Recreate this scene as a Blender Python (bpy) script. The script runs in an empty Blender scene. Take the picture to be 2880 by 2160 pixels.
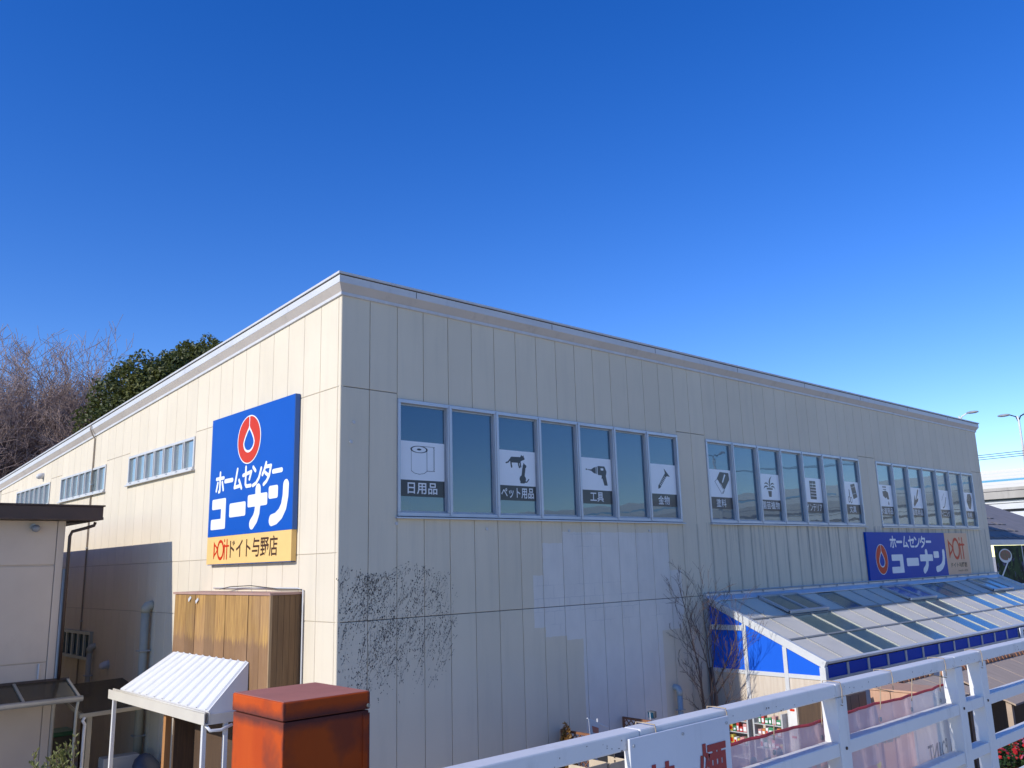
import bpy, math, random
import numpy as np
from mathutils import Vector, Matrix

SC = bpy.context.scene
COL = SC.collection
random.seed(7)

# ------------------------------------------------------------------ camera
CAM = Vector((-7.6636, -12.7809, 4.8219))
YAW, PITCH, ROLL, FPX = 0.7431, 0.2092, -0.0274, 2396.63
fw = Vector((math.sin(YAW)*math.cos(PITCH), math.cos(YAW)*math.cos(PITCH), math.sin(PITCH)))
rt0 = Vector((math.cos(YAW), -math.sin(YAW), 0)); up0 = rt0.cross(fw)
rt = math.cos(ROLL)*rt0 + math.sin(ROLL)*up0
up = -math.sin(ROLL)*rt0 + math.cos(ROLL)*up0
cd = bpy.data.cameras.new('camera'); cam = bpy.data.objects.new('camera', cd); COL.objects.link(cam)
cam.matrix_world = Matrix(((rt.x, up.x, -fw.x, CAM.x), (rt.y, up.y, -fw.y, CAM.y), (rt.z, up.z, -fw.z, CAM.z), (0, 0, 0, 1)))
cd.sensor_fit = 'HORIZONTAL'; cd.sensor_width = 36; cd.lens = 36*FPX/2880
cd.clip_start = 0.05; cd.clip_end = 5000
SC.camera = cam

# ------------------------------------------------------------------ sky, sun, exposure
SUN_EL = math.radians(28.5)
SUN_AZ = math.radians(-85.3)            # clockwise from +Y
world = bpy.data.worlds.new('World'); SC.world = world; world.use_nodes = True
wn, wl = world.node_tree.nodes, world.node_tree.links
bg = wn['Background']
sky = wn.new('ShaderNodeTexSky'); sky.sky_type = 'NISHITA'; sky.sun_disc = False
sky.sun_elevation = SUN_EL; sky.sun_rotation = SUN_AZ
sky.air_density = 1.0; sky.dust_density = 0.0; sky.ozone_density = 3.0; sky.altitude = 300
hs = wn.new('ShaderNodeHueSaturation'); hs.inputs['Saturation'].default_value = 1.36; hs.inputs['Hue'].default_value = .521; hs.inputs['Value'].default_value = 1.0
wl.new(sky.outputs[0], hs.inputs['Color']); wl.new(hs.outputs[0], bg.inputs['Color'])
bg.inputs['Strength'].default_value = 0.11
sd = bpy.data.lights.new('sun', 'SUN'); sun = bpy.data.objects.new('sun', sd); COL.objects.link(sun)
sd.energy = 2.25; sd.angle = math.radians(0.5); sd.color = (1.0, 0.965, 0.90)
sdir = Vector((math.sin(SUN_AZ)*math.cos(SUN_EL), math.cos(SUN_AZ)*math.cos(SUN_EL), math.sin(SUN_EL)))
sun.rotation_euler = (-sdir).to_track_quat('-Z', 'Y').to_euler(); sun.location = (-40, 10, 60)
SC.view_settings.view_transform = 'Standard'; SC.view_settings.look = 'None'
SC.view_settings.exposure = 0.85; SC.view_settings.gamma = 1.0; SC.view_settings.use_curve_mapping = False

# ------------------------------------------------------------------ helpers
ORG = {}
def tag(o, label=None, cat=None, group=None, kind=None):
    if label: o['label'] = label
    if cat: o['category'] = cat
    if group: o['group'] = group
    if kind: o['kind'] = kind
    return o

def thing(name, loc, label, cat, group=None):
    o = bpy.data.objects.new(name, None); COL.objects.link(o); o.location = loc
    o.empty_display_size = 0.2
    ORG[o.name] = Vector(loc)
    return tag(o, label, cat, group)

class MB:
    def __init__(s): s.v = []; s.f = []
    def face(s, pts):
        n = len(s.v); s.v += [tuple(p) for p in pts]; s.f.append(tuple(range(n, n+len(pts))))
        return s
    def hexa(s, p):      # 8 points: bottom ring 0-3 ccw from above, top ring 4-7
        n = len(s.v); s.v += [tuple(q) for q in p]
        for f in ((3,2,1,0),(4,5,6,7),(0,1,5,4),(1,2,6,5),(2,3,7,6),(3,0,4,7)): s.f.append(tuple(n+i for i in f))
        return s
    def box(s, x0, x1, y0, y1, z0, z1):
        return s.hexa([(x0,y0,z0),(x1,y0,z0),(x1,y1,z0),(x0,y1,z0),(x0,y0,z1),(x1,y0,z1),(x1,y1,z1),(x0,y1,z1)])
    def beam(s, a, b, w, h, upv=(0,0,1)):     # rectangular bar from a to b, w across, h along upv
        a, b = Vector(a), Vector(b); d = (b-a).normalized(); u = Vector(upv)
        r = d.cross(u)
        if r.length < 1e-4: r = d.cross(Vector((1,0,0)))
        r.normalize(); u = r.cross(d).normalized(); r = r*w/2; u = u*h/2
        return s.hexa([a-r-u, a+r-u, b+r-u, b-r-u, a-r+u, a+r+u, b+r+u, b-r+u])
    def tube(s, pts, rad, n=8, cap=True):
        pts = [Vector(p) for p in pts]; k = len(pts)
        rads = rad if isinstance(rad, (list, tuple)) else [rad]*k
        base = len(s.v); ref = None
        for i, p in enumerate(pts):
            t = (pts[min(i+1,k-1)]-pts[max(i-1,0)]).normalized()
            if ref is None:
                ref = t.cross(Vector((0,0,1)))
                if ref.length < .1: ref = t.cross(Vector((1,0,0)))
            r = (ref - t*ref.dot(t)).normalized(); ref = r; q = t.cross(r)
            for j in range(n):
                a = 2*math.pi*j/n; s.v.append(tuple(p+(r*math.cos(a)+q*math.sin(a))*rads[i]))
        for i in range(k-1):
            for j in range(n):
                a = base+i*n+j; b = base+i*n+(j+1)%n; s.f.append((a,b,b+n,a+n))
        if cap:
            s.f.append(tuple(base+j for j in reversed(range(n)))); s.f.append(tuple(base+(k-1)*n+j for j in range(n)))
        return s
    def ball(s, c, rx, ry, rz, nu=12, nv=8):
        base = len(s.v)
        for i in range(nv+1):
            th = math.pi*i/nv
            for j in range(nu):
                a = 2*math.pi*j/nu
                s.v.append((c[0]+rx*math.sin(th)*math.cos(a), c[1]+ry*math.sin(th)*math.sin(a), c[2]+rz*math.cos(th)))
        for i in range(nv):
            for j in range(nu):
                a = base+i*nu+j; b = base+i*nu+(j+1)%nu
                s.f.append((a, a+nu, b+nu, b))
        return s
    def build(s, name, mat, parent=None, smooth=False, bevel=0.0, loc=None):
        if loc is None:
            if parent is not None: loc = ORG[parent.name]
            elif s.v:
                xs = np.array(s.v); loc = Vector(((xs[:,0].min()+xs[:,0].max())/2, (xs[:,1].min()+xs[:,1].max())/2, xs[:,2].min()))
            else: loc = Vector((0,0,0))
        loc = Vector(loc)
        me = bpy.data.meshes.new(name)
        me.from_pydata([(v[0]-loc.x, v[1]-loc.y, v[2]-loc.z) for v in s.v], [], s.f)
        if mat is not None: me.materials.append(mat)
        if smooth:
            me.polygons.foreach_set('use_smooth', [True]*len(me.polygons))
        me.update()
        return place(name, me, loc, parent, bevel)

def place(name, me, loc, parent=None, bevel=0.0, rotz=0.0):
    o = bpy.data.objects.new(name, me); COL.objects.link(o)
    loc = Vector(loc)
    if parent is not None:
        o.parent = parent; o.location = loc - ORG[parent.name]
    else: o.location = loc
    if rotz: o.rotation_euler.z = rotz
    ORG[o.name] = loc
    if bevel:
        b = o.modifiers.new('bevel', 'BEVEL'); b.width = bevel; b.segments = 2; b.limit_method = 'ANGLE'
    return o

def part(name, mat, parent, fn, **k):
    m = MB(); fn(m); return m.build(name, mat, parent, **k)

# ---- materials
def new_mat(name):
    m = bpy.data.materials.new(name); m.use_nodes = True
    nt = m.node_tree; return m, nt, nt.nodes['Principled BSDF']
def N(nt, t, **k):
    n = nt.nodes.new(t)
    for a, b in k.items(): setattr(n, a, b)
    return n
def math_n(nt, op, a, b=None, c=None):
    n = N(nt, 'ShaderNodeMath', operation=op)
    for i, x in enumerate((a, b, c)):
        if x is None: continue
        if isinstance(x, (int, float)): n.inputs[i].default_value = x
        else: nt.links.new(x, n.inputs[i])
    return n.outputs[0]
def mixc(nt, f, a, b, mode='MIX'):
    n = N(nt, 'ShaderNodeMix', data_type='RGBA', blend_type=mode)
    for i, x in ((0, f), (6, a), (7, b)):
        if isinstance(x, (int, float)): n.inputs[i].default_value = x
        elif isinstance(x, tuple): n.inputs[i].default_value = x if len(x) == 4 else (*x, 1)
        else: nt.links.new(x, n.inputs[i])
    return n.outputs[2]
def ramp(nt, f, a, b):
    n = N(nt, 'ShaderNodeMapRange'); n.inputs[1].default_value = a; n.inputs[2].default_value = b
    n.clamp = True; nt.links.new(f, n.inputs[0]); return n.outputs[0]
def pos(nt):
    return N(nt, 'ShaderNodeNewGeometry').outputs['Position']
def scaled(nt, v, sc):
    n = N(nt, 'ShaderNodeMapping'); n.inputs['Scale'].default_value = sc; nt.links.new(v, n.inputs[0]); return n.outputs[0]
def noise(nt, v, scale, detail=4, rough=.55):
    n = N(nt, 'ShaderNodeTexNoise'); n.inputs['Scale'].default_value = scale; n.inputs['Detail'].default_value = detail
    n.inputs['Roughness'].default_value = rough; nt.links.new(v, n.inputs['Vector']); return n.outputs['Fac']
def bump(nt, bs, h, strength, dist=.01):
    n = N(nt, 'ShaderNodeBump'); n.inputs['Strength'].default_value = strength; n.inputs['Distance'].default_value = dist
    nt.links.new(h, n.inputs['Height']); nt.links.new(n.outputs[0], bs.inputs['Normal'])

MATS = {}
def mat(name, c1, c2=None, rough=.7, scale=3.0, stretch=(1,1,1), bmp=0.0, bscale=None, metal=0.0, spec=.5, rand=0.0, dirt=0.0, trans=0.0, coat=0.0):
    """paint or raw surface: two tones mixed by noise, optional grime, relief and per-object tint"""
    if name in MATS: return MATS[name]
    m, nt, bs = new_mat(name); p = pos(nt)
    c2 = c2 or tuple(x*.86 for x in c1)
    f = ramp(nt, noise(nt, scaled(nt, p, stretch), scale), .3, .7)
    col = mixc(nt, f, c1, c2)
    if dirt:
        g = ramp(nt, noise(nt, scaled(nt, p, (1,1,.35)), scale*2.3, 6, .7), .55, .8)
        col = mixc(nt, math_n(nt, 'MULTIPLY', g, dirt), col, (.10,.09,.075))
    if rand:
        oi = N(nt, 'ShaderNodeObjectInfo')
        v = math_n(nt, 'MULTIPLY_ADD', oi.outputs['Random'], rand, 1-rand/2)
        hn = N(nt, 'ShaderNodeHueSaturation'); nt.links.new(v, hn.inputs['Value']); nt.links.new(col, hn.inputs['Color']); col = hn.outputs[0]
    nt.links.new(col, bs.inputs['Base Color'])
    bs.inputs['Roughness'].default_value = rough; bs.inputs['Metallic'].default_value = metal
    bs.inputs['Specular IOR Level'].default_value = spec
    if coat: bs.inputs['Coat Weight'].default_value = coat; bs.inputs['Coat Roughness'].default_value = .03
    if bmp: bump(nt, bs, noise(nt, scaled(nt, p, stretch), bscale or scale*6, 5), bmp)
    MATS[name] = m
    return m

def box_mask(nt, sep, x0, x1, z0, z1):
    a = math_n(nt, 'MULTIPLY', math_n(nt, 'GREATER_THAN', sep.outputs[0], x0), math_n(nt, 'LESS_THAN', sep.outputs[0], x1))
    b = math_n(nt, 'MULTIPLY', math_n(nt, 'GREATER_THAN', sep.outputs[2], z0), math_n(nt, 'LESS_THAN', sep.outputs[2], z1))
    return math_n(nt, 'MULTIPLY', a, b)

def wall_material():
    m, nt, bs = new_mat('painted_concrete_panel'); p = pos(nt)
    sep = N(nt, 'ShaderNodeSeparateXYZ'); nt.links.new(p, sep.inputs[0])
    front = math_n(nt, 'LESS_THAN', sep.outputs[1], .035)       # the face along the car park
    c = mixc(nt, ramp(nt, noise(nt, p, .6), .35, .7), (.72,.625,.475), (.68,.59,.445))
    c = mixc(nt, math_n(nt,'MULTIPLY', ramp(nt, noise(nt, scaled(nt, p, (1.2,1.2,.12)), 3.0, 5, .65), .5, .8), .22), c, (.42,.385,.32))
    # fresh paint over old graffiti on the front face: blocky rectangles of a cooler white
    wob = N(nt, 'ShaderNodeVectorMath', operation='ADD')
    nz = N(nt, 'ShaderNodeTexNoise'); nz.inputs['Scale'].default_value = 7; nt.links.new(p, nz.inputs['Vector'])
    sc = N(nt, 'ShaderNodeVectorMath', operation='SCALE'); sc.inputs['Scale'].default_value = .05
    nt.links.new(nz.outputs['Color'], sc.inputs[0]); nt.links.new(p, wob.inputs[0]); nt.links.new(sc.outputs[0], wob.inputs[1])
    s2 = N(nt, 'ShaderNodeSeparateXYZ'); nt.links.new(wob.outputs[0], s2.inputs[0])
    msk = None
    for bx in ((4.83,9.0,4.60,5.27),(5.42,9.03,4.62,5.50),(4.54,9.45,3.60,4.63),(4.84,9.40,3.40,3.7),(5.45,9.36,3.30,3.5),(5.93,8.6,-1,3.4),(8.5,9.36,3.28,3.5)):
        b = box_mask(nt, s2, *bx); msk = b if msk is None else math_n(nt, 'MAXIMUM', msk, b)
    msk = math_n(nt, 'MULTIPLY', math_n(nt, 'MULTIPLY', msk, front), .92)
    pt = mixc(nt, ramp(nt, noise(nt, scaled(nt, p, (1.5,1,1)), 1.6), .35, .65), (.74,.69,.62), (.69,.645,.58))
    # ghost rectangles in the new paint
    br = N(nt, 'ShaderNodeTexBrick'); br.inputs['Scale'].default_value = 1.0
    br.inputs['Brick Width'].default_value = .31; br.inputs['Row Height'].default_value = .26; br.inputs['Mortar Size'].default_value = .012; br.inputs['Mortar Smooth'].default_value = 1
    sw = N(nt, 'ShaderNodeCombineXYZ'); nt.links.new(s2.outputs[0], sw.inputs[0]); nt.links.new(s2.outputs[2], sw.inputs[1]); nt.links.new(sw.outputs[0], br.inputs['Vector'])
    gz = math_n(nt, 'MULTIPLY', br.outputs['Fac'], math_n(nt, 'MULTIPLY', ramp(nt, noise(nt, p, .9), .48, .6), math_n(nt, 'GREATER_THAN', sep.outputs[2], 3.5)))
    pt = mixc(nt, math_n(nt, 'MULTIPLY', gz, .55), pt, (.48,.465,.46))
    c = mixc(nt, msk, c, pt)
    # rain streaks below the long windows
    st = noise(nt, scaled(nt, p, (1,1,.05)), 5.5, 5, .7)
    below = math_n(nt, 'MULTIPLY', ramp(nt, sep.outputs[2], 3.6, 5.7), math_n(nt, 'LESS_THAN', sep.outputs[2], 5.74))
    right = ramp(nt, sep.outputs[0], 8.5, 12)
    near = math_n(nt, 'MULTIPLY_ADD', right, .75, .18)
    sf = math_n(nt, 'MULTIPLY', math_n(nt, 'MULTIPLY', ramp(nt, st, .50, .68), below), math_n(nt, 'MULTIPLY', near, front))
    c = mixc(nt, math_n(nt, 'MULTIPLY', sf, .75), c, (.23,.225,.205))
    # dark runs along the panel joints on the streaked stretch
    jx = math_n(nt, 'ABSOLUTE', math_n(nt, 'SUBTRACT', math_n(nt, 'FRACT', math_n(nt, 'DIVIDE', math_n(nt,'ADD',s2.outputs[0],.276), .6)), .5))
    jr = math_n(nt, 'MULTIPLY', ramp(nt, jx, .13, .02), math_n(nt, 'MULTIPLY', math_n(nt, 'LESS_THAN', sep.outputs[2], 5.7), math_n(nt, 'MULTIPLY', right, front)))
    jr = math_n(nt, 'MULTIPLY', jr, ramp(nt, noise(nt, scaled(nt, p, (1,1,.25)), 2.4), .25, .6))
    c = mixc(nt, math_n(nt, 'MULTIPLY', jr, .6), c, (.25,.245,.225))
    # speckle
    c = mixc(nt, math_n(nt, 'MULTIPLY', ramp(nt, noise(nt, p, 9, 8, .75), .66, .78), .35), c, (.30,.27,.22))
    oi = N(nt, 'ShaderNodeObjectInfo'); hn = N(nt, 'ShaderNodeHueSaturation')
    nt.links.new(math_n(nt, 'MULTIPLY_ADD', oi.outputs['Random'], .05, .975), hn.inputs['Value']); nt.links.new(c, hn.inputs['Color'])
    nt.links.new(hn.outputs[0], bs.inputs['Base Color']); bs.inputs['Roughness'].default_value = .85
    bs.inputs['Specular IOR Level'].default_value = .25
    bump(nt, bs, noise(nt, p, 60, 4), .25, .004)
    return m

def glass_material(name, body, refl, tint=(.9,.95,1), wob=.02, rough=.012):
    """reflective tinted glazing"""
    m, nt, bs = new_mat(name); p = pos(nt)
    bs.inputs['Base Color'].default_value = (*body, 1); bs.inputs['Roughness'].default_value = .25
    gl = N(nt, 'ShaderNodeBsdfGlossy'); gl.inputs['Color'].default_value = (*tint, 1); gl.inputs['Roughness'].default_value = rough
    bp = N(nt, 'ShaderNodeBump'); bp.inputs['Strength'].default_value = wob; bp.inputs['Distance'].default_value = .12
    nt.links.new(noise(nt, p, 1.3, 2), bp.inputs['Height']); nt.links.new(bp.outputs[0], gl.inputs['Normal'])
    lw = N(nt, 'ShaderNodeLayerWeight'); lw.inputs['Blend'].default_value = .24
    f = math_n(nt, 'MULTIPLY_ADD', lw.outputs['Fresnel'], 1-refl, refl)
    mx = N(nt, 'ShaderNodeMixShader'); nt.links.new(f, mx.inputs[0]); nt.links.new(bs.outputs[0], mx.inputs[1]); nt.links.new(gl.outputs[0], mx.inputs[2])
    nt.links.new(mx.outputs[0], nt.nodes['Material Output'].inputs[0])
    return m

def sheet_material(name, col, alpha, rough=.4, spec=.4, c2=None, scale=4, tl=.35):
    """thin translucent sheet: part see-through, part diffuse and translucent"""
    m, nt, bs = new_mat(name); p = pos(nt)
    c = mixc(nt, ramp(nt, noise(nt, p, scale), .3, .7), col, c2 or tuple(x*.85 for x in col))
    nt.links.new(c, bs.inputs['Base Color']); bs.inputs['Roughness'].default_value = rough; bs.inputs['Specular IOR Level'].default_value = spec
    tn = N(nt, 'ShaderNodeBsdfTranslucent'); nt.links.new(c, tn.inputs[0])
    a = N(nt, 'ShaderNodeMixShader'); a.inputs[0].default_value = tl; nt.links.new(bs.outputs[0], a.inputs[1]); nt.links.new(tn.outputs[0], a.inputs[2])
    tr = N(nt, 'ShaderNodeBsdfTransparent'); b = N(nt, 'ShaderNodeMixShader'); b.inputs[0].default_value = alpha
    nt.links.new(tr.outputs[0], b.inputs[1]); nt.links.new(a.outputs[0], b.inputs[2])
    nt.links.new(b.outputs[0], nt.nodes['Material Output'].inputs[0])
    return m

# ---- flat print: shapes from signed distances and lettering
def sd_seg(X, Y, a, b):
    ax, ay = a; bx, by = b; dx, dy = bx-ax, by-ay; L = dx*dx+dy*dy+1e-12
    t = np.clip(((X-ax)*dx+(Y-ay)*dy)/L, 0, 1)
    return np.hypot(X-ax-t*dx, Y-ay-t*dy)
def sd_stroke(X, Y, pts, r):
    d = np.full(X.shape, 1e9)
    for a, b in zip(pts[:-1], pts[1:]): d = np.minimum(d, sd_seg(X, Y, a, b))
    return d-r
def sd_poly(X, Y, pts):
    d = np.full(X.shape, 1e9); ins = np.zeros(X.shape, bool)
    for a, b in zip(pts, pts[1:]+pts[:1]):
        d = np.minimum(d, sd_seg(X, Y, a, b))
        c = ((a[1] > Y) != (b[1] > Y)); xx = (b[0]-a[0])*(Y-a[1])/((b[1]-a[1]) or 1e-12)+a[0]
        ins ^= c & (X < xx)
    return np.where(ins, -d, d)
def sd_ell(X, Y, cx, cy, rx, ry, rot=0):
    c, s = math.cos(rot), math.sin(rot); u = (X-cx)*c+(Y-cy)*s; v = -(X-cx)*s+(Y-cy)*c
    return (np.hypot(u/rx, v/ry)-1)*min(rx, ry)
def shape_val(X, Y, shapes):
    d = np.full(X.shape, 1e9)
    for sh in shapes:
        k = sh[0]; sub = k.startswith('-'); k = k.lstrip('-')
        if k == 'stroke': e = sd_stroke(X, Y, sh[1], sh[2])
        elif k == 'poly': e = sd_poly(X, Y, sh[1])
        elif k == 'rpoly': e = sd_poly(X, Y, sh[1])-sh[2]
        elif k == 'ell': e = sd_ell(X, Y, *sh[1:])
        elif k == 'ring': e = np.abs(sd_ell(X, Y, *sh[1:-1]))-sh[-1]
        d = np.maximum(d, -e) if sub else np.minimum(d, e)
    return d
def iso_fill(shapes, bounds, n=48):
    """filled 2-D polygons of a union of shapes: list of point lists"""
    u0, v0, u1, v1 = bounds; st = max(u1-u0, v1-v0)/n
    nx, ny = int((u1-u0)/st)+2, int((v1-v0)/st)+2
    xs = u0+np.arange(nx)*st; ys = v0+np.arange(ny)*st
    X, Y = np.meshgrid(xs, ys); D = shape_val(X, Y, shapes); out = []
    for j in range(ny-1):
        i = 0
        while i < nx-1:
            q = [D[j,i], D[j,i+1], D[j+1,i+1], D[j+1,i]]
            if max(q) <= 0:
                k = i
                while k < nx-1 and D[j,k+1] <= 0 and D[j+1,k+1] <= 0: k += 1
                out.append([(xs[i],ys[j]),(xs[k],ys[j]),(xs[k],ys[j+1]),(xs[i],ys[j+1])]); i = max(k, i+1); continue
            if min(q) < 0:
                c = [(xs[i],ys[j]),(xs[i+1],ys[j]),(xs[i+1],ys[j+1]),(xs[i],ys[j+1])]; pl = []
                for a in range(4):
                    b = (a+1) % 4
                    if q[a] <= 0: pl.append(c[a])
                    if (q[a] <= 0) != (q[b] <= 0):
                        t = q[a]/(q[a]-q[b]); pl.append((c[a][0]+t*(c[b][0]-c[a][0]), c[a][1]+t*(c[b][1]-c[a][1])))
                if len(pl) > 2: out.append(pl)
            i += 1
    return out
_txt = {}
def letters(s, box, bold=.0, space=1.0):
    """glyph polygons of a line of lettering stretched into box (u0,v0,u1,v1)"""
    key = (s, bold, space)
    if key not in _txt:
        c = bpy.data.curves.new('lettering', 'FONT'); c.body = s; c.offset = bold; c.space_character = space; c.resolution_u = 3
        o = bpy.data.objects.new('lettering', c); COL.objects.link(o)
        me = bpy.data.meshes.new_from_object(o.evaluated_get(bpy.context.evaluated_depsgraph_get()))
        P = np.array([v.co[:2] for v in me.vertices]); P = (P-P.min(0))/(P.max(0)-P.min(0))
        _txt[key] = (P, [tuple(f.vertices) for f in me.polygons])
        bpy.data.objects.remove(o); bpy.data.curves.remove(c); bpy.data.meshes.remove(me)
    P, F = _txt[key]; u0, v0, u1, v1 = box
    return [[(u0+P[i][0]*(u1-u0), v0+P[i][1]*(v1-v0)) for i in f] for f in F]
class Plane:
    """flat print carrier: origin, u and v directions, outward normal"""
    def __init__(s, o, u, v, n): s.o, s.u, s.v, s.n = Vector(o), Vector(u), Vector(v), Vector(n)
    def p(s, a, b, h=0): return s.o+s.u*a+s.v*b+s.n*h
def printed(name, polys, plane, h, m, parent):
    mb = MB()
    flip = plane.u.cross(plane.v).dot(plane.n) < 0
    for pl in polys:
        q = [plane.p(a, b, h) for a, b in pl]; mb.face(q[::-1] if flip else q)
    return mb.build(name, m, parent)
def rect(u0, v0, u1, v1): return [[(u0,v0),(u1,v0),(u1,v1),(u0,v1)]]

# ------------------------------------------------------------------ materials in use
M_WALL = wall_material()
M_JOINT = mat('joint_sealant', (.10,.10,.095), (.07,.07,.068), rough=.9)
M_JOINT_S = mat('joint_sealant_lit', (.50,.43,.33), (.46,.395,.30), rough=.9)  # sunlit copy of the joint colour, lightened so side-wall seams stay faint
M_FASCIA = mat('galvanised_fascia', (.64,.635,.62), (.54,.54,.54), rough=.5, scale=1.3, stretch=(.6,.6,3), dirt=.25, bmp=.06)
M_CHAMF = mat('fascia_underside', (.60,.53,.46), (.53,.47,.41), rough=.7, scale=1.2, dirt=.3)
M_STRIP = mat('flashing_strip', (.62,.61,.60), (.54,.53,.52), rough=.55, dirt=.2)
M_DARK = mat('dark_gap', (.02,.02,.022), rough=.9)
M_ROOF = mat('metal_roof', (.30,.31,.32), rough=.5)
M_ALU = mat('anodised_aluminium', (.55,.57,.60), (.47,.49,.52), rough=.38, scale=2, metal=.35, stretch=(1,1,.3))
M_ALUD = mat('aged_aluminium', (.42,.44,.46), (.33,.35,.37), rough=.45, scale=3, metal=.35, dirt=.3)
M_GLASS = glass_material('teal_window_glass', (.003,.044,.094), .085, tint=(.62,.80,.93), wob=.012)
M_GLASS_S = glass_material('frosted_side_glass', (.22,.27,.27), .25, rough=.10, wob=.05)
M_WHITE = mat('white_print', (.80,.80,.80), (.77,.77,.77), rough=.35, coat=.2)
M_BLACK = mat('black_print', (.018,.018,.025), (.025,.025,.032), rough=.35, coat=.2)
M_SIGNBLUE = mat('sign_blue', (.006,.085,.40), (.007,.092,.43), rough=.5, scale=.7, spec=.15)
M_SIGNBLUE2 = mat('sign_blue_gloss', (.006,.055,.36), (.007,.06,.38), rough=.35, scale=.7, spec=.06)
M_SIGNWHITE = mat('sign_white', (.80,.80,.78), (.76,.76,.75), rough=.4, spec=.2)
M_SIGNRED = mat('sign_red', (.62,.04,.01), (.58,.035,.01), rough=.4, spec=.15)
M_SIGNORANGE = mat('sign_orange', (.84,.55,.20), (.80,.52,.19), rough=.4, spec=.15)
M_SIGNBROWN = mat('sign_brown', (.07,.028,.012), rough=.4)
M_CONC = mat('weathered_concrete', (.54,.50,.43), (.44,.41,.355), rough=.9, scale=.5, dirt=.35)

# ------------------------------------------------------------------ ground, deck
part('ground', mat('bright_bounce_paving', (.60,.53,.42), (.53,.465,.37), rough=.92, scale=.25, bmp=.2, bscale=30), None,  # pale paving, colour brightened to bounce warm fill onto the shaded walls
     lambda m: m.face([(-900,-900,0),(900,-900,0),(900,900,0),(-900,900,0)]))['kind'] = 'structure'
def deck(m):
    m.box(-34, 24, -44, -10.42, 2.86, 3.2)
    for x in range(-30, 24, 8):
        for y in (-12.2, -22, -32, -42): m.box(x-.25, x+.25, y-.25, y+.25, .002, 2.855)
part('parking_deck', M_CONC, None, deck)['kind'] = 'structure'

# ------------------------------------------------------------------ the store building
L, DEPTH = 29.85, 34.0
Z1, Z2, Z3, ZT = 3.96, 5.10, 7.975, 9.66
WT, WB = 7.88, 5.735
SL = .0605
B = thing('store_building', (L/2, DEPTH/2, 0), 'large cream panel-clad home centre building with long sloping roof edge', 'building')
_pm = {}
def panel_mesh(kind, w, h0, h1=None):
    """bevelled concrete panel; kind f faces -y, s faces -x (h0 height at u=0, h1 at u=w)"""
    h1 = h0 if h1 is None else h1
    k = (kind, round(w,3), round(h0,3), round(h1,3))
    if k in _pm: return _pm[k]
    c, t = .006, .05; g = .006
    def P(u, d, v): return (u, d, v) if kind == 'f' else (d, u, v)
    o = [P(g,c,g),P(w-g,c,g),P(w-g,c,h1-g),P(g,c,h0-g)]
    f = [P(g+c,0,g+c),P(w-g-c,0,g+c),P(w-g-c,0,h1-g-c),P(g+c,0,h0-g-c)]
    b = [P(g,t,g),P(w-g,t,g),P(w-g,t,h1-g),P(g,t,h0-g)]
    v = o+f+b; F = [(4,5,6,7)]
    for i in range(4):
        j = (i+1) % 4; F += [(i,j,4+j,4+i), (8+i,8+j,j,i)]
    if kind == 's': F = [tuple(reversed(q)) for q in F]
    me = bpy.data.meshes.new('wall_panel'); me.from_pydata(v, [], F); me.materials.append(M_WALL); me.update()
    _pm[k] = me; return me
FW = part('front_wall', M_JOINT, B, lambda m: (m.box(.062, 1.2, .03, .3, 0, ZT), m.box(9.6, 10.8, .03, .3, 0, ZT), m.box(19.2, 20.4, .03, .3, 0, ZT), m.box(28.8, L-.003, .03, .3, 0, ZT),
     *[(m.box(a, a+8.4, .031, .3, 0, WB), m.box(a, a+8.4, .031, .3, WT, ZT)) for a in (1.2, 10.8, 20.4)]))
ncol = 50
for k in range(ncol):
    x = .6*k; w = min(.6, L-x)
    if w < .1: continue
    inwin = any(a-.01 < x < a+8.39 for a in (1.2, 10.8, 20.4))
    for z0, z1 in (((0,Z1),(Z1,WB),(WT,ZT)) if inwin else ((0,Z1),(Z1,Z3),(Z3,ZT))):
        place('wall_panel', panel_mesh('f', w, z1-z0), (x, 0, z0), FW)
# side wall
PY = .615
WIN_S = [(.1+PY*10, .1+PY*17), (.1+PY*20, .1+PY*27), (.1+PY*29, .1+PY*36)]
SWB, SWT = 7.13, 7.88
def zt_side(y): return ZT-SL*y
def side_back(m):
    ys = [0.05]
    for a, b in WIN_S: ys += [a, b]
    ys.append(DEPTH)
    for i in range(0, len(ys), 2):
        a, b = ys[i], ys[i+1]
        m.hexa([(.012,a,0),(.25,a,0),(.25,b,0),(.012,b,0),(.012,a,zt_side(a)),(.25,a,zt_side(a)),(.25,b,zt_side(b)),(.012,b,zt_side(b))])
    for a, b in WIN_S:
        m.box(.013, .25, a, b, 0, SWB)
        m.hexa([(.013,a,SWT),(.25,a,SWT),(.25,b,SWT),(.013,b,SWT),(.013,a,zt_side(a)),(.25,a,zt_side(a)),(.25,b,zt_side(b)),(.013,b,zt_side(b))])
SW = part('side_wall', M_JOINT_S, B, side_back)
place('wall_panel', panel_mesh('s', .1, Z1), (0, .0, 0), SW); place('wall_panel', panel_mesh('s', .1, Z2-Z1), (0, 0, Z1), SW)
place('wall_panel', panel_mesh('s', .1, Z3-Z2), (0, 0, Z2), SW); place('wall_panel', panel_mesh('s', .1, ZT-Z3), (0, 0, Z3), SW)
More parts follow.
